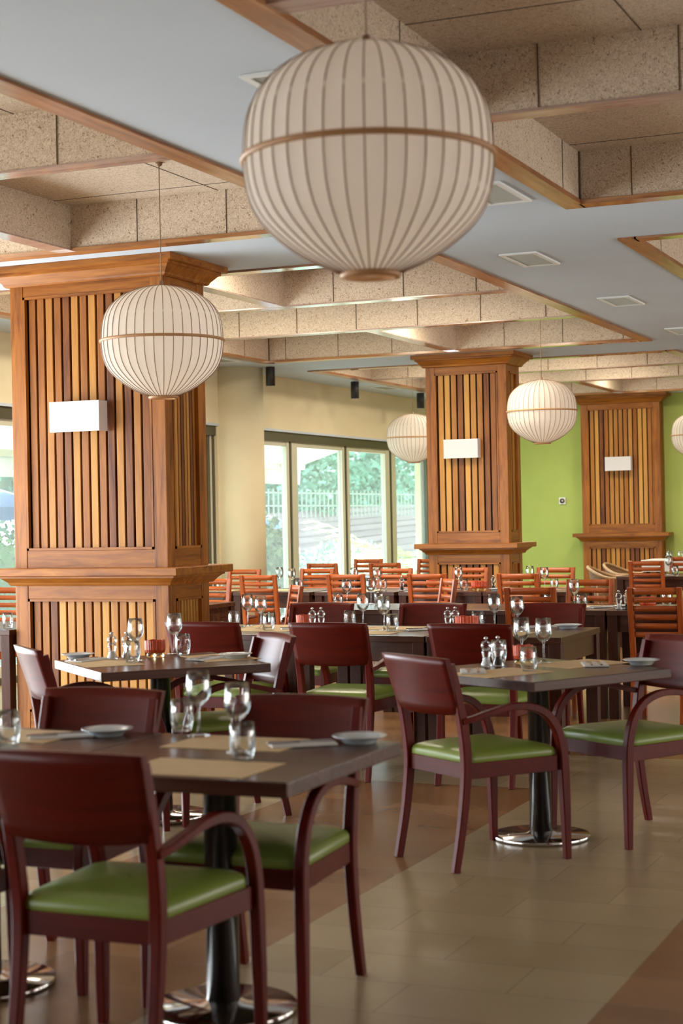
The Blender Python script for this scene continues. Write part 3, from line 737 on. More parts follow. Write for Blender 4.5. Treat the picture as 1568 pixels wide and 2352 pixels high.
LAD = [
 (-6.76, 14.06, 90, 'orange ladder-back chair facing the window table with two tall wine glasses'),
 (-5.93, 14.16, 90, 'orange ladder-back chair right of the narrow sideways chair'),
 (-5.15, 14.17, 90, 'orange ladder-back chair next to the white-gleaming sideways chair'),
 (-4.30, 14.12, 90, 'orange ladder-back chair before the right side of the middle pillar'),
 (-7.70, 15.15, 270, 'orange ladder-back chair beside the column, behind the window table'),
 (-6.92, 15.24, 270, 'orange ladder-back chair behind the far window table, lower of an overlapping pair'),
 (-6.06, 15.20, 270, 'orange ladder-back chair facing out beside a pepper mill, left of the middle pillar'),
 (-5.29, 15.25, 270, 'orange ladder-back chair standing right before the middle pillar slats'),
 (-4.40, 15.15, 270, 'orange ladder-back chair facing out before the lime green wall'),
 (-3.40, 11.50, 90, 'orange ladder-back chair behind the wine glasses of the long table'),
 (-2.52, 11.47, 90, 'large orange ladder-back chair at the right edge, its slats fully seen'),
 (-3.32, 12.32, 270, 'orange ladder-back chair behind two salt mills, below the rattan chairs'),
 (-4.74, 12.60, 217, 'narrow ladder-back chair turned sideways, slats gleaming white'),
 (-5.56, 11.44, 217, 'narrow sideways ladder-back chair with pinkish gleam before the window table'),
 (-7.66, 17.55, 90, 'far orange ladder-back chair in front of the sliding window, taller of a pair'),
 (-6.90, 17.55, 90, 'far orange ladder-back chair behind wine glasses left of the middle pillar'),
 (-3.96, 17.52, 90, 'reddish ladder-back chair before the white buffet table'),
 (-7.76, 18.66, 270, 'farthest ladder-back chair beside the window mullion'),
 (-6.88, 18.52, 270, 'farthest ladder-back chair touching the middle pillar'),
 (-3.85, 18.52, 270, 'farthest reddish ladder-back chair at the right edge'),
 (-6.80, 12.72, 270, 'ladder-back chair half hidden behind the large pillar, on its right'),
 (-7.85, 11.15, 270, 'ladder-back chair seen left of the large pillar'),
]
for x, y, f, lab in LAD: put(lad, (x, y, 0), R(f-90), lab, 'orange ladder-back chairs')

# ------------------------------------------------------------------ rattan chairs
def make_rattan():
    root = tag(empty('rattan_chair'), cat='chair', group='rattan tub chairs')
    rim = []
    for i in range(25):
        a = R(-20+220*i/24); h = .66+.13*max(0, math.sin(a))**1.5
        rim.append((.30*math.cos(a), -.30*math.sin(a), h))
    b = MB(); b.tube(rim, .018, 8); b.build('rim', 'cane', root)
    b = MB(); n = len(b.v)
    for k in range(6):
        q = k/5
        for (x, y, z) in rim: b.v.append((x*(.80+.19*q), y*(.80+.19*q), .40+(z-.40)*q))
    for k in range(5):
        for i in range(24): b.face((k*25+i, k*25+i+1, (k+1)*25+i+1, (k+1)*25+i), 0, .5, True)
    b.build('backrest', 'rattan', root)
    b = MB(); b.lathe([(0, .38), (.25, .38), (.262, .40), (.25, .43), (0, .44)], 32); b.build('seat', 'rattan', root)
    for a in (40, 140, 220, 320):
        b = MB(); x, y = math.cos(R(a)), math.sin(R(a)); b.tube([(.25*x, .25*y, 0), (.235*x, .235*y, .39), (.27*x, .27*y, .62)], .014, 8); b.build('leg', 'cane', root)
    return root
rat = make_rattan()
put(rat, (-4.88, 19.55, 0), R(-82), 'rattan tub chair in front, nearer of the two by the far pilaster')
put(rat, (-4.95, 20.6, 0), R(-95), 'rattan tub chair behind the nearer rattan one')

# ------------------------------------------------------------------ tables
def make_pedestal(w):
    root = tag(empty('pedestal_table'), cat='table')
    h = w/2
    b = MB(); b.box(-h, h, -h, h, .703, .745, bev=.004); b.build('tabletop', 'darkwood', root)
    b = MB(); b.lathe([(.049, .022), (.049, .69), (.13, .69), (.13, .703)], 28); b.build('column', 'steel_d', root)
    b = MB(); b.lathe([(0, 0), (.212, 0), (.216, .004), (.216, .016), (.212, .020), (.07, .026), (.055, .034), (0, .034)], 48); b.build('base', 'chrome', root)
    return root
ped = make_pedestal(.82)
TA = put(ped, (-2.265, 4.345, 0), 0, 'dark square pedestal table in front, with two wine glasses and green armchair')
put(ped, (-3.095, 4.345, 0), 0, 'dark square pedestal table at the left edge, beside the front table')
put(ped, (-2.13, 7.14, 0), R(60), 'dark pedestal table with clear salt and pepper mills on the right')
put(ped, (-3.99, 7.06, .010), R(47.5), 'dark pedestal table with red candle bowl before the large pillar')
def make_block(w, d):
    root = tag(empty('dining_table'), cat='table')
    b = MB(); b.box(0, w, 0, d, .715, .75, bev=.003); b.build('tabletop', 'darkwood', root)
    b = MB()
    b.box(.07, w-.07, .035, .057, .60, .715); b.box(.07, w-.07, d-.057, d-.035, .60, .715); b.box(.02, .042, .07, d-.07, .60, .715); b.box(w-.042, w-.02, .07, d-.07, .60, .715)
    b.build('apron', 'darkwood', root)
    for (x, y) in ((.004, .004), (w-.074, .004), (.004, d-.074), (w-.074, d-.074)):
        b = MB(); b.box(x, x+.07, y, y+.07, 0, .715, bev=.003); b.build('leg', 'darkwood_v', root)
    return root
blk = make_block(.79, .85)
BLK = [
 (-4.91, 8.90, 'long-row table end by the large pillar, behind the red-lit armchairs'), (-4.11, 8.90, 'middle dark table of the long row behind the bright green seat'), (-3.31, 8.90, 'dark table with lone white plate, right end of the long row'),
 (-5.30, 11.40, 'dark table behind the long row, before the narrow sideways chair'), (-4.50, 11.40, 'dark table behind the long row, under the white-gleaming chair'), (-3.70, 11.40, 'dark table behind the wine glasses, left of the salt mills'), (-2.90, 11.40, 'dark table with salt mills and red bowl, before the large ladder-back chair'),
 (-8.00, 14.10, 'dark window table beside the column'), (-7.17, 14.10, 'dark window table with two tall wine glasses'), (-6.33, 14.10, 'dark window table with pepper mill, left of the middle pillar'), (-5.50, 14.10, 'dark table with red candle bowl before the middle pillar'), (-4.70, 14.10, 'dark table before the green wall and middle pillar edge'),
 (-8.10, 17.47, 'far dark table by the sliding windows'), (-7.28, 17.47, 'far dark table left of the middle pillar base'), (-4.33, 17.47, 'far dark table on the right, before the rattan chairs'), (-3.52, 17.47, 'far dark table cut by the right edge'),
 (-7.10, 11.60, 'dark table just right of the large pillar, before a half-hidden chair'), (-7.28, 9.45, 'dark table cut by the left edge, left of the large pillar'),
]
for x, y, lab in BLK: put(blk, (x, y, -.03 if y == 9.45 else 0), 0, lab, 'dark square dining tables')
t = tag(empty('buffet_table', (-4.72, 20.3, 0)), 'white-clothed buffet table behind the rattan chairs', 'table')
b = MB(); b.box(0, 1.9, 0, .7, .80, .84, bev=.004); b.build('tabletop', 'napkin', t)
b = MB(); b.box(.01, 1.89, .01, .69, .70, .80); b.build('cloth_skirt', 'napkin', t)
for (x, y) in ((.05, .05), (1.8, .05), (.05, .6), (1.8, .6)):
    b = MB(); b.box(x, x+.05, y, y+.05, 0, .8); b.build('leg', 'steel_d', t)

# ------------------------------------------------------------------ tableware
def make_wine():
    o = [(.0, .0), (.036, .0), (.0365, .002), (.02, .006), (.0065, .012), (.0042, .03), (.004, .085), (.0075, .094), (.02, .102), (.032, .116), (.0385, .134), (.0395, .15), (.037, .175), (.0335, .205)]
    i = [(.0325, .205), (.036, .175), (.0385, .15), (.0375, .135), (.031, .119), (.019, .106), (.006, .1015), (0, .1005)]
    b = MB(); b.lathe(o+i, 20); return tag(b.build('wine_glass', 'glass'), cat='glass', group='stemmed wine glasses')
def make_tumbler():
    o = [(0, 0), (.027, 0), (.031, .004), (.036, .03), (.0385, .055), (.037, .08), (.0335, .105)]
    i = [(.0325, .105), (.036, .08), (.0373, .055), (.035, .032), (.028, .014), (0, .012)]
    b = MB(); b.lathe(o+i, 20); return tag(b.build('tumbler', 'glass'), cat='glass', group='clear water tumblers')
wine, tumb = make_wine(), make_tumbler()
NEAR = [
 (wine, -2.52, 4.70, .747, 'wine glass on the front table, standing on the far placemat'), (wine, -2.235, 4.41, .745, 'wine glass on the front table, standing nearer the viewer'),
 (tumb, -2.63, 4.79, .747, 'tumbler on the front table, left of its far wine glass'), (tumb, -2.155, 4.28, .747, 'tumbler on the front table, at corner of the near placemat'),
 (tumb, -3.02, 4.38, .745, 'tumbler at the left edge beside the front-left placemat'),
 (wine, -2.31, 7.49, .745, 'wine glass on the salt and pepper table, left of two'), (wine, -2.19, 7.44, .745, 'wine glass on the salt and pepper table, right of two'),
 (tumb, -2.135, 7.02, .747, 'tumbler on the salt and pepper table, nearest the viewer'), (tumb, -2.40, 7.42, .745, 'tumbler hidden behind the wine glasses on the salt and pepper table'),
 (wine, -4.14, 7.09, .755, 'wine glass on the candle table, beside the salt mills'), (wine, -4.13, 7.46, .757, 'wine glass on the candle table, right of the red bowl'),
 (tumb, -4.09, 6.97, .757, 'tumbler on the candle table, below its left wine glass'), (tumb, -4.05, 7.40, .757, 'tumbler on the candle table, right of the red bowl'),
 (wine, -4.77, 9.58, .75, 'wine glass on long-row table by the large pillar, left one'), (wine, -4.57, 9.36, .75, 'wine glass on long-row table by the large pillar, right one'),
 (tumb, -4.82, 9.48, .75, 'tumbler on long-row table by the large pillar, left one'), (tumb, -4.46, 9.24, .75, 'tumbler above the pale gleaming chair back'),
 (wine, -3.99, 9.62, .75, 'wine glass on the middle long-row table, left one'), (wine, -3.73, 9.32, .75, 'wine glass on the middle long-row table, right one'),
 (tumb, -4.05, 9.55, .75, 'tumbler on the middle long-row table, behind an armchair back'), (tumb, -3.65, 9.25, .75, 'tumbler on the middle long-row table, beside its right wine glass'),
 (wine, -3.12, 9.58, .75, 'wine glass on the white-plate table, left one'), (wine, -2.90, 9.33, .75, 'wine glass on the white-plate table, right one'), (tumb, -3.21, 9.53, .75, 'tumbler on the white-plate table, behind the dark red armchair'),
 (wine, -5.08, 11.93, .75, 'wine glass before the ladder chair right of the narrow pinkish chair'), (tumb, -5.02, 11.62, .75, 'tumbler before the ladder chair right of the narrow pinkish chair'),
 (wine, -4.96, 12.13, .75, 'wine glass on table behind central long-row glasses'), (tumb, -4.87, 12.07, .75, 'tumbler on table behind central long-row glasses'),
 (wine, -3.23, 11.78, .75, 'wine glass left of the salt mills near large ladder-back chair'), (tumb, -3.12, 11.57, .75, 'tumbler left of the salt mills near large ladder-back chair'),
 (tumb, -3.45, 11.88, .75, 'tumbler between chair slats before the large ladder-back table'),
 (tumb, -2.62, 12.05, .75, 'tumbler seen above the large ladder-back chair'),
 (wine, -7.04, 14.86, .75, 'tall wine glass by the window, left of the pair'), (wine, -6.74, 14.50, .75, 'tall wine glass by the window, right of the pair'), (tumb, -6.60, 14.36, .75, 'tumbler beside the tall window wine glasses'),
 (tumb, -7.42, 14.32, .75, 'tumbler on window table next to the large pillar ledge'), (wine, -6.18, 14.70, .75, 'wine glass on pepper mill table, left one'), (wine, -5.88, 14.54, .75, 'wine glass on pepper mill table, right one'), (tumb, -5.74, 14.34, .75, 'tumbler on the pepper mill table'),
 (wine, -5.06, 14.50, .75, 'wine glass before the middle pillar, left of the red bowl'), (tumb, -4.95, 14.33, .75, 'tumbler before the middle pillar, left of the red bowl'),
 (wine, -4.23, 14.44, .75, 'wine glass before the green wall chair'), (tumb, -4.14, 14.44, .75, 'tumbler before the green wall chair'), (wine, -4.46, 14.76, .75, 'wine glass beside the middle pillar edge against green wall'),
 (wine, -3.86, 17.9, .75, 'wine glass by the reddish ladder chair at right edge'), (tumb, -3.72, 17.55, .75, 'tumbler by the reddish ladder chair at right edge'), (tumb, -6.52, 18.05, .75, 'tumbler beside the middle pillar at far window table'),
 (tumb, -4.40, 20.45, .84, 'first tumbler in row on the white buffet table'), (tumb, -4.26, 20.45, .84, 'second tumbler in row on the white buffet table'), (tumb, -4.06, 20.45, .84, 'third tumbler in row on the white buffet table'),
 (wine, -6.55, 9.75, .72, 'wine glass at the left edge, left of the large pillar'), (tumb, -6.62, 9.62, .72, 'tumbler at the left edge, left of the large pillar'),
]
for p, x, y, z, lab in NEAR: put(p, (x, y, z+.0006), random.random()*6, lab)

def make_plate():
    b = MB(); b.lathe([(0, .003), (.045, .003), (.047, 0), (.05, 0), (.052, .004), (.062, .016), (.082, .0225), (.084, .0245), (.081, .0255), (.062, .020), (.05, .009), (0, .008)], 40)
    return tag(b.build('side_plate', 'china'), cat='plate', group='white side plates')
plate = make_plate()
for x, y, z, lab in ((-1.965, 4.69, .745, 'side plate at corner of the front table'), (-2.82, 4.64, .745, 'side plate on the front-left table'), (-1.735, 7.43, .745, 'side plate at right corner of the salt and pepper table'),
                     (-4.50, 7.14, .755, 'side plate at left corner of the candle table'), (-3.70, 7.29, .755, 'side plate at right corner of the candle table'), (-2.68, 9.62, .75, 'side plate alone on right end of the long row'),
                     (-2.83, 11.62, .75, 'side plate beside salt mills before the large ladder-back chair'), (-6.75, 11.72, .75, 'side plate on the table right of the large pillar'), (-4.62, 14.3, .75, 'side plate beside pepper mill before the middle pillar')):
    put(plate, (x, y, z+.0006), 0, lab)
def make_mat():
    b = MB(); b.box(-.2, .2, -.14, .14, 0, .0016)
    return tag(b.build('placemat', 'paper'), cat='placemat', group='brown paper placemats')
mat = make_mat()
for x, y, z, rz, lab in ((-2.32, 4.585, .745, 0, 'brown placemat under the far wine glass of the front table'), (-2.20, 4.10, .745, 0, 'brown placemat on the near side of the front table'), (-3.12, 4.56, .745, 0, 'brown placemat on the front-left table'),
                         (-2.02, 7.42, .745, 60, 'brown placemat on right half of the salt and pepper table'), (-2.24, 6.93, .745, 60+90-90, 'brown placemat on left half of the salt and pepper table'),
                         (-4.22, 6.93, .755, 47.5-90, 'brown placemat on left half of the candle table'), (-3.80, 7.32, .755, 47.5-90, 'brown placemat on right half of the candle table'),
                         (-4.50, 9.28, .75, 0, 'brown placemat near side of long table by the large pillar'), (-3.78, 9.14, .75, 0, 'brown placemat on near edge of the middle long-row table'), (-2.98, 9.14, .75, 0, 'brown placemat on near edge of the white-plate table'),
                         (-3.78, 9.52, .75, 0, 'brown placemat on far edge of the middle long-row table'), (-4.55, 9.58, .75, 0, 'brown placemat on far edge of long table by the large pillar'), (-3.12, 11.9, .75, 0, 'brown placemat left of the salt mills before ladder-back chair'),
                         (-6.85, 14.5, .75, 0, 'brown placemat on window table with tall wine glasses'), (-6.0, 14.4, .75, 0, 'brown placemat on pepper mill table'), (-7.5, 14.4, .75, 0, 'brown placemat on window table beside the column'), (-4.3, 14.4, .75, 0, 'brown placemat before the green wall chair')):
    put(mat, (x, y, z+.0004), R(rz), lab)
def make_napkin():
    b = MB(); b.box(-.055, .055, -.10, .10, 0, .004, mat=None); b.box(-.053, .05, -.098, .098, .004, .007)
    return tag(b.build('napkin', 'napkin'), cat='napkin', group='folded white napkins')
def make_fork():
    b = MB(); b.box(-.004, .004, -.10, .03, .0, .003); b.box(-.011, .011, .03, .05, 0, .003)
    for x in (-.010, -.0035, .003, .0095): b.box(x-.0012, x+.0012, .05, .095, .0, .003)
    return tag(b.build('fork', 'cutl'), cat='fork', group='steel forks on napkins')
def make_knife():
    b = MB(); b.box(-.0055, .0055, -.11, -.01, 0, .006, bev=.001); b.poly([(-.006, -.01, .003), (.006, -.01, .003), (.009, .08, .003), (.002, .11, .003), (-.006, .09, .003)]); b.poly([(-.006, -.01, .0036), (.006, -.01, .0036), (.009, .08, .0036), (.002, .11, .0036), (-.006, .09, .0036)])
    return tag(b.build('knife', 'cutl'), cat='knife', group='steel knives on napkins')
nap, fork, knife = make_napkin(), make_fork(), make_knife()
for x, y, z, rz, where in ((-2.115, 4.60, .747, -55, 'beside the plate of the front table'), (-2.95, 4.57, .747, -55, 'beside the plate of the front-left table'), (-1.93, 7.36, .747, 20, 'beside the plate of the salt and pepper table'),
                           (-2.36, 6.93, .747, 20, 'behind the armchair back of the salt and pepper table'), (-4.38, 7.03, .757, -10, 'beside the left plate of the candle table'), (-3.82, 7.22, .757, -10, 'beside the right plate of the candle table'),
                           (-4.32, 9.36, .752, -60, 'on the long table by the large pillar'), (-3.50, 9.38, .752, -60, 'on the middle long-row table'), (-2.88, 9.70, .7505, -60, 'beside the plate on the long row end'), (-3.02, 11.78, .752, -50, 'left of the salt mills at the large ladder-back chair')):
    put(nap, (x, y, z+.0006), R(rz), 'folded white napkin '+where)
    c, s = math.cos(R(rz)), math.sin(R(rz))
    put(fork, (x-.022*c, y-.022*s, z+.0082), R(rz), 'steel fork on the napkin '+where)
    put(knife, (x+.02*c, y+.02*s, z+.0082), R(rz), 'steel knife on the napkin '+where)
def make_mill(fill):
    root = tag(empty('salt_mill' if fill == 'salt' else 'pepper_mill'), cat='mill')
    b = MB(); b.lathe([(0, 0), (.024, 0), (.0255, .004), (.0255, .014), (.019, .028), (.017, .045), (.021, .062), (.0215, .07), (.015, .077), (0, .077)], 20); b.build('body', 'acryl', root)
    b = MB(); b.lathe([(0, .006), (.017, .006), (.013, .028), (.0115, .042), (0, .043)], 16); b.build('filling', fill, root)
    b = MB(); b.lathe([(0, .079), (.017, .079), (.024, .09), (.0245, .100), (.019, .113), (.008, .118), (0, .118)], 20); b.build('head', 'acryl', root)
    b = MB(); b.lathe([(0, .118), (.004, .118), (.004, .122), (.009, .126), (.0095, .131), (.006, .136), (0, .137)], 14); b.build('knob', 'chrome', root)
    b = MB(); b.lathe([(.0, .0768), (.0195, .0768), (.020, .0778), (.0195, .079), (0, .079)], 18); b.build('collar', 'chrome', root)
    return root
salt, pep = make_mill('salt'), make_mill('pepper')
for (p, x, y, z, lab) in ((salt, -2.385, 7.19, .745, 'clear salt mill on the right-hand pedestal table, left of two'), (pep, -2.345, 7.24, .745, 'clear pepper mill on the right-hand pedestal table, right of two'),
                       (salt, -4.28, 7.10, .755, 'clear salt mill on the candle table, leftmost'), (pep, -4.22, 7.14, .755, 'clear pepper mill on the candle table, behind the wine glass'),
                       (salt, -4.20, 9.32, .75, 'clear salt mill on long row by the dark chair, left of two'), (pep, -4.15, 9.34, .75, 'clear pepper mill on long row by the dark chair, right of two'),
                       (salt, -3.36, 9.42, .75, 'clear salt mill beside the wide red bowl of the long row, left of two'), (pep, -3.32, 9.44, .75, 'clear pepper mill beside the wide red bowl of the long row, right of two'),
                       (salt, -2.84, 11.52, .75, 'clear salt mill before the large ladder-back chair, left of two'), (pep, -2.79, 11.55, .75, 'clear pepper mill before the large ladder-back chair, right of two'),
                       (pep, -5.56, 14.35, .75, 'clear pepper mill on the window-side table left of the middle pillar'), (pep, -4.70, 14.42, .75, 'clear pepper mill right of the red bowl at the middle pillar')):
    put(p, (x, y, z+.0006), 0, lab)
def make_bowl(r=.05, h=.055):
    root = tag(empty('candle_bowl'), cat='candle holder', group='red candle bowls')
    b = MB(); seg = 48; prof = [(r*.92, .022), (r, .035), (r*1.02, .022+h), (r*.95, .022+h), (r*.92, .034), (0, .032)]
    k = len(prof)
    for i in range(seg):
        a = 2*math.pi*i/seg; w = 1+(.022 if i % 2 else -.022)
        for q, (rr, z) in enumerate(prof): b.v.append((rr*w*math.cos(a), rr*w*math.sin(a), z+(.002*math.cos(a*6) if q in (2, 3) else 0)))
    for i in range(seg):
        j = (i+1) % seg
        for q in range(k-1): b.face((i*k+q, j*k+q, j*k+q+1, i*k+q+1))
    b.face(tuple(i*k for i in range(seg))); b.build('bowl', 'redglass', root)
    for sx in (-.45, .45):
        b = MB(); b.lathe([(0, 0), (.020, 0), (.022, .01), (.018, .022), (0, .022)], 18, (sx*r, 0, 0)); b.build('foot', 'amber', root)
    return root
bowl = make_bowl()
for x, y, z, sc_, lab in ((-4.14, 7.28, .755, 1, 'red candle bowl on the pedestal table before the large pillar'), (-2.27, 7.38, .745, .9, 'red candle bowl behind the glasses on the salt and pepper table'), (-3.22, 9.36, .75, 1.35, 'wide red candle bowl on the long row beside the mills'),
                          (-4.30, 9.42, .75, 1, 'red candle bowl on the long row behind the red-lit armchair'), (-2.66, 11.62, .75, 1.1, 'red candle bowl behind slats of the large ladder-back chair'), (-4.81, 14.34, .75, 1.4, 'red candle bowl before the middle pillar'), (-5.42+.05, 14.62, .75, .9, 'red candle bowl glimpsed behind the chair left of the middle pillar')):
    o = put(bowl, (x, y, z+.0006), .2, lab); o.scale = (sc_, sc_, 1.1)

# ------------------------------------------------------------------ outside the glass
b = MB(); b.poly([(XW-.25, -8, -.04), (XW-.25, 70, -.04), (-70, 70, -.04), (-70, -8, -.04)]); struct(b.build('terrace', 'paving'))
def awning(y0, y1, label):
    root = tag(empty('awning', (0, 0, 0)), label, 'awning', 'cream window awnings')
    b = MB(); n = 12; x0, z0, x1, z1 = -8.95, 2.92, -11.0, 2.27
    b.poly([(x0, y0, z0), (x0, y1, z0), (x1, y1, z1), (x1, y0, z1)]); b.build('canopy', 'awning', root, fixn=False)
    b = MB(); k = 24
    for i in range(k):
        a, c = y0+(y1-y0)*i/k, y0+(y1-y0)*(i+1)/k; w0, w1 = .012*math.sin(i*1.9), .012*math.sin((i+1)*1.9)
        b.poly([(x1-w0, a, z1-.05), (x1-w1, c, z1-.05), (x1-w1*3, c, z1-.30), (x1-w0*3, a, z1-.30)], 0, .5, True)
    b.build('valance', 'awning', root, fixn=False)
    b = MB(); b.box(x1-.03, x1+.06, y0, y1, z1-.07, z1+.01); b.build('front_bar', 'beige', root)
    b = MB(); b.box(x0-.02, x0+.2, y0, y1, z0-.06, z0+.1); b.build('cassette', 'beige', root)
    for y in (y0+.8, y1-.85):
        b = MB(); b.tube([(x0+.1, y-1.0, z0-.1), ((x0+x1)/2-.1, y-.45, (z0+z1)/2-.12), (x1+.03, y, z1-.04)], .03, 8); b.build('arm', 'plastic', root)
awning(18.0, 24.1, 'cream awning over the sliding windows between column and middle pillar')
awning(11.0, 17.6, 'cream awning outside the glass left of the large pillar')
def leaves(b, n, fn, size, seed, mi=0, droop=0):
    rnd = random.Random(seed)
    for i in range(n):
        p, nr = fn(rnd); s = size*(.6+rnd.random()*.8)
        d = Vector((rnd.gauss(0, 1), rnd.gauss(0, 1), rnd.gauss(0, 1)-droop)).normalized(); d = (d+Vector(nr)*.6).normalized()
        e = d.cross(Vector((rnd.gauss(0, 1), rnd.gauss(0, 1), rnd.gauss(0, 1)))).normalized()*s*.36; p = Vector(p)
        b.poly([p, p+d*s*.5+e, p+d*s, p+d*s*.5-e], mi)
def bush(name, c, r, n, size, mats, label, cat='shrub', seed=1, group=None, flowers=0):
    foot = -c[2]-.04
    root = tag(empty(name, c), label, cat, group)
    def fn(rnd):
        a, z = rnd.random()*2*math.pi, -1+2*rnd.random(); q = math.sqrt(max(0, 1-z*z)); k = .72+.28*rnd.random()**.5
        k *= 1+.10*math.sin(a*3+z*4+seed)
        nr = (q*math.cos(a), q*math.sin(a), z); return (nr[0]*r[0]*k, nr[1]*r[1]*k, r[2]+nr[2]*r[2]*k), nr
    b = MB(); leaves(b, n, fn, size, seed)
    # inner mass
    bm = bmesh.new(); bmesh.ops.create_icosphere(bm, subdivisions=3, radius=1)
    b.add_bm(bm, 0, .5, lambda p: Vector((p.x*r[0]*.8, p.y*r[1]*.8, r[2]+p.z*r[2]*.82)))
    b.build('foliage', mats[0], root, fixn=False)
    b = MB(); b.tube([(0, 0, foot), (.02, 0, r[2]*.5), (0, .03, r[2])], .03, 6)
    for k in range(4):
        a = k*1.6; b.tube([(0, 0, r[2]*.3), (r[0]*.4*math.cos(a), r[1]*.4*math.sin(a), r[2]*.9)], .015, 5)
    b.build('stem', 'twig', root)
    if flowers:
        b = MB(); leaves(b, flowers, fn, size*.9, seed+50); b.build('blossom', mats[1], root, fixn=False)
    return root
bush('shrub', (-10.5, 21.2, 0), (.55, .95, .74), 2600, .09, ['leaf_v'], 'rounded variegated shrub outside the glass beside the column', seed=2)
bush('shrub', (-12.5, 29.3, 0), (.9, 1.25, .48), 2600, .09, ['leaf_w'], 'pale silvery mound shrub outside the sliding windows', seed=3)
bush('shrub', (-12.7, 26.6, 0), (.75, 1.1, .36), 1800, .09, ['leaf_w'], 'low pale shrub between the variegated shrub and the silvery mound', seed=4)
bush('shrub', (-11.2, 23.3, 0), (.45, .8, .36), 1500, .07, ['leaf_w'], 'low silvery shrub at the foot of the window behind tall wine glasses', seed=5)
bush('hedge_shrub', (-10.7, 15.1, 0), (.6, 1.6, .68), 2600, .08, ['leaf'], 'clipped green hedge outside the glass, left of the large pillar', seed=6)
rnd = random.Random(5)
for i in range(10):
    x, y = -18.5-(i % 2)*1.6-i*.5, 33+i*3.9
    bush('oleander', (x, y, -.04), (1.7, 1.75, 1.7+.35*rnd.random()), 5200, .17, ['leaf_o', 'flower' if i % 3 else 'flower_w'], 'tall blue-green flowering shrub in the row beyond the terrace', seed=20+i, group='flowering shrubs beyond the terrace', flowers=26)
for i in range(9):
    x, y = -26-(i % 2)*6-i*.9, 36+i*6.2
    bush('garden_tree', (x, y, 1.2), (2.9, 4.4, 2.9+rnd.random()*.9), 5200, .26, ['leaf_o'], 'tall dark blue-green tree behind the flowering shrubs', cat='tree', seed=40+i, group='trees behind the flowering shrubs')
b = MB()
for k in range(9):
    q = k/9; x = -15.5-2.4*q; z = .2+1.25*q
    b.poly([(x, 33.5, z), (x, 47, z+.35), (x-.25, 47, z+.48), (x-.25, 33.5, z+.13)]); b.poly([(x-.25, 33.5, z+.13), (x-.25, 47, z+.48), (x-.27, 47, z+.53), (x-.27, 33.5, z+.15)])
struct(b.build('garden_bank', 'bank', fixn=False))
b = MB(); b.poly([(-13.4, 31, -.03), (-13.4, 44, -.03), (-15.6, 44, .15), (-15.6, 31, .15)]); struct(b.build('garden_path', 'redp'))
def umbrella(loc, r, z, label):
    root = tag(empty('parasol', loc), label, 'parasol', 'blue parasols outside')
    b = MB(); n = 8
    pts = [(r*math.cos(2*math.pi*i/n), r*math.sin(2*math.pi*i/n)) for i in range(n)]
    for i in range(n):
        p, q = pts[i], pts[(i+1) % n]
        b.poly([(0, 0, z+r*.32), (p[0], p[1], z), (q[0], q[1], z)]); b.poly([(p[0], p[1], z), (q[0], q[1], z), (q[0], q[1], z-.14), (p[0], p[1], z-.14)])
    b.build('canopy', 'blue', root, fixn=False)
    b = MB(); b.tube([(0, 0, 0), (0, 0, z+r*.33)], .025, 8); b.build('pole', 'plastic', root)
    b = MB(); b.lathe([(0, 0), (.25, 0), (.25, .06), (.04, .1), (0, .1)], 20); b.build('base', 'paving', root)
umbrella((-12.9, 24.7, 0), 1.2, 1.42, 'blue parasol outside behind the variegated shrub')
umbrella((-11.4, 15.9, 0), 1.0, 1.62, 'blue parasol outside at the left edge, above the hedge')
t = tag(empty('garden_chair', (-11.6, 24.3, 0), R(60)), 'blue canvas garden chair with white frame behind the variegated shrub', 'chair')
b = MB(); b.box(-.24, .24, -.22, .22, .40, .43); b.build('seat', 'blue', t)
b = MB(); b.box(-.24, .24, -.30, -.27, .46, .88); b.build('backrest', 'blue', t)
for s in (-.26, .26):
    b = MB(); b.tube([(s, .28, 0), (s, .20, .62), (s, -.22, .64), (s, -.33, .95)], .018, 6); b.tube([(s, -.30, 0), (s, .1, .42)], .018, 6); b.build('leg', 'plastic', t)
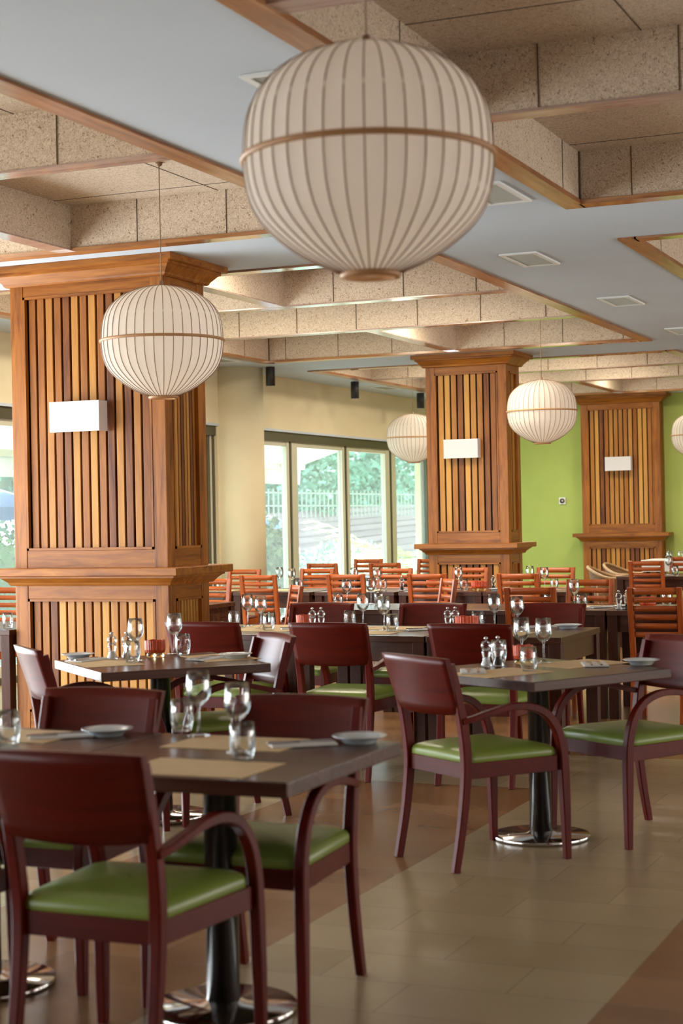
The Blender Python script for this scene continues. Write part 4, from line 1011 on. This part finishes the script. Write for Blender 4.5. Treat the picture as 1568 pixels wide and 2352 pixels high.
t = tag(empty('garden_chair', (-9.85, 24.5, 0), R(20)), 'beige outdoor chair behind the glass beside the ladder chairs', 'chair')
b = MB(); b.box(-.25, .25, -.24, .24, .42, .48, bev=.02); b.build('seat', 'beige', t)
b = MB(); b.box(-.25, .25, -.30, -.24, .45, .92, bev=.025); b.build('backrest', 'beige', t)
for (x, y) in ((-.22, -.22), (.22, -.22), (-.22, .22), (.22, .22)):
    b = MB(); b.box(x-.02, x+.02, y-.02, y+.02, 0, .43); b.build('leg', 'alu_d', t)
# yellow-green palm by the window end
t = tag(empty('palm', (-10.2, 26.4, 0)), 'yellow-green feathery palm outside, left of the middle pillar', 'palm')
rnd = random.Random(9)
b = MB()
for i in range(26):
    a = rnd.random()*6.28; ln = 1.0+rnd.random()*.9; e = .7+rnd.random()*.8
    P = [(ln*q*math.cos(a)*math.cos(e*(1-q*.6)), ln*q*math.sin(a)*math.cos(e*(1-q*.6)), .25+ln*q*math.sin(e)-.55*q*q) for q in [k/9 for k in range(10)]]
    b.tube(P, .008, 4)
    for k in range(2, 10):
        p = Vector(P[k]); tdir = (Vector(P[k])-Vector(P[k-1])).normalized(); sd = tdir.cross(Vector((0, 0, 1))).normalized()
        for s in (-1, 1):
            for f_ in (0, .5):
                o_ = p-tdir*f_*.1; tip = o_+sd*s*.22+tdir*.13-Vector((0, 0, .07)); b.poly([o_, o_+tdir*.03+sd*s*.1, tip, o_+sd*s*.1-tdir*.012])
b.build('fronds', 'leaf_y', t, fixn=False)
b = MB(); b.tube([(0, 0, 0), (.03, 0, .3)], .08, 8); b.build('trunk', 'twig', t)
# slim fence at the top of the bank
t = tag(empty('picket_fence', (-16.45, 0, 0)), 'thin garden fence before the flowering shrubs', 'fence')
b = MB(); b.box(0, .02, 30, 60, 2.02, 2.05); b.box(0, .02, 30, 60, 1.72, 1.75); b.build('rail', 'fencep', t)
b = MB()
y = 30
while y < 60: b.box(.0, .02, y, y+.04, 1.45, 2.12); y += .26
b.build('pickets', 'fencep', t)
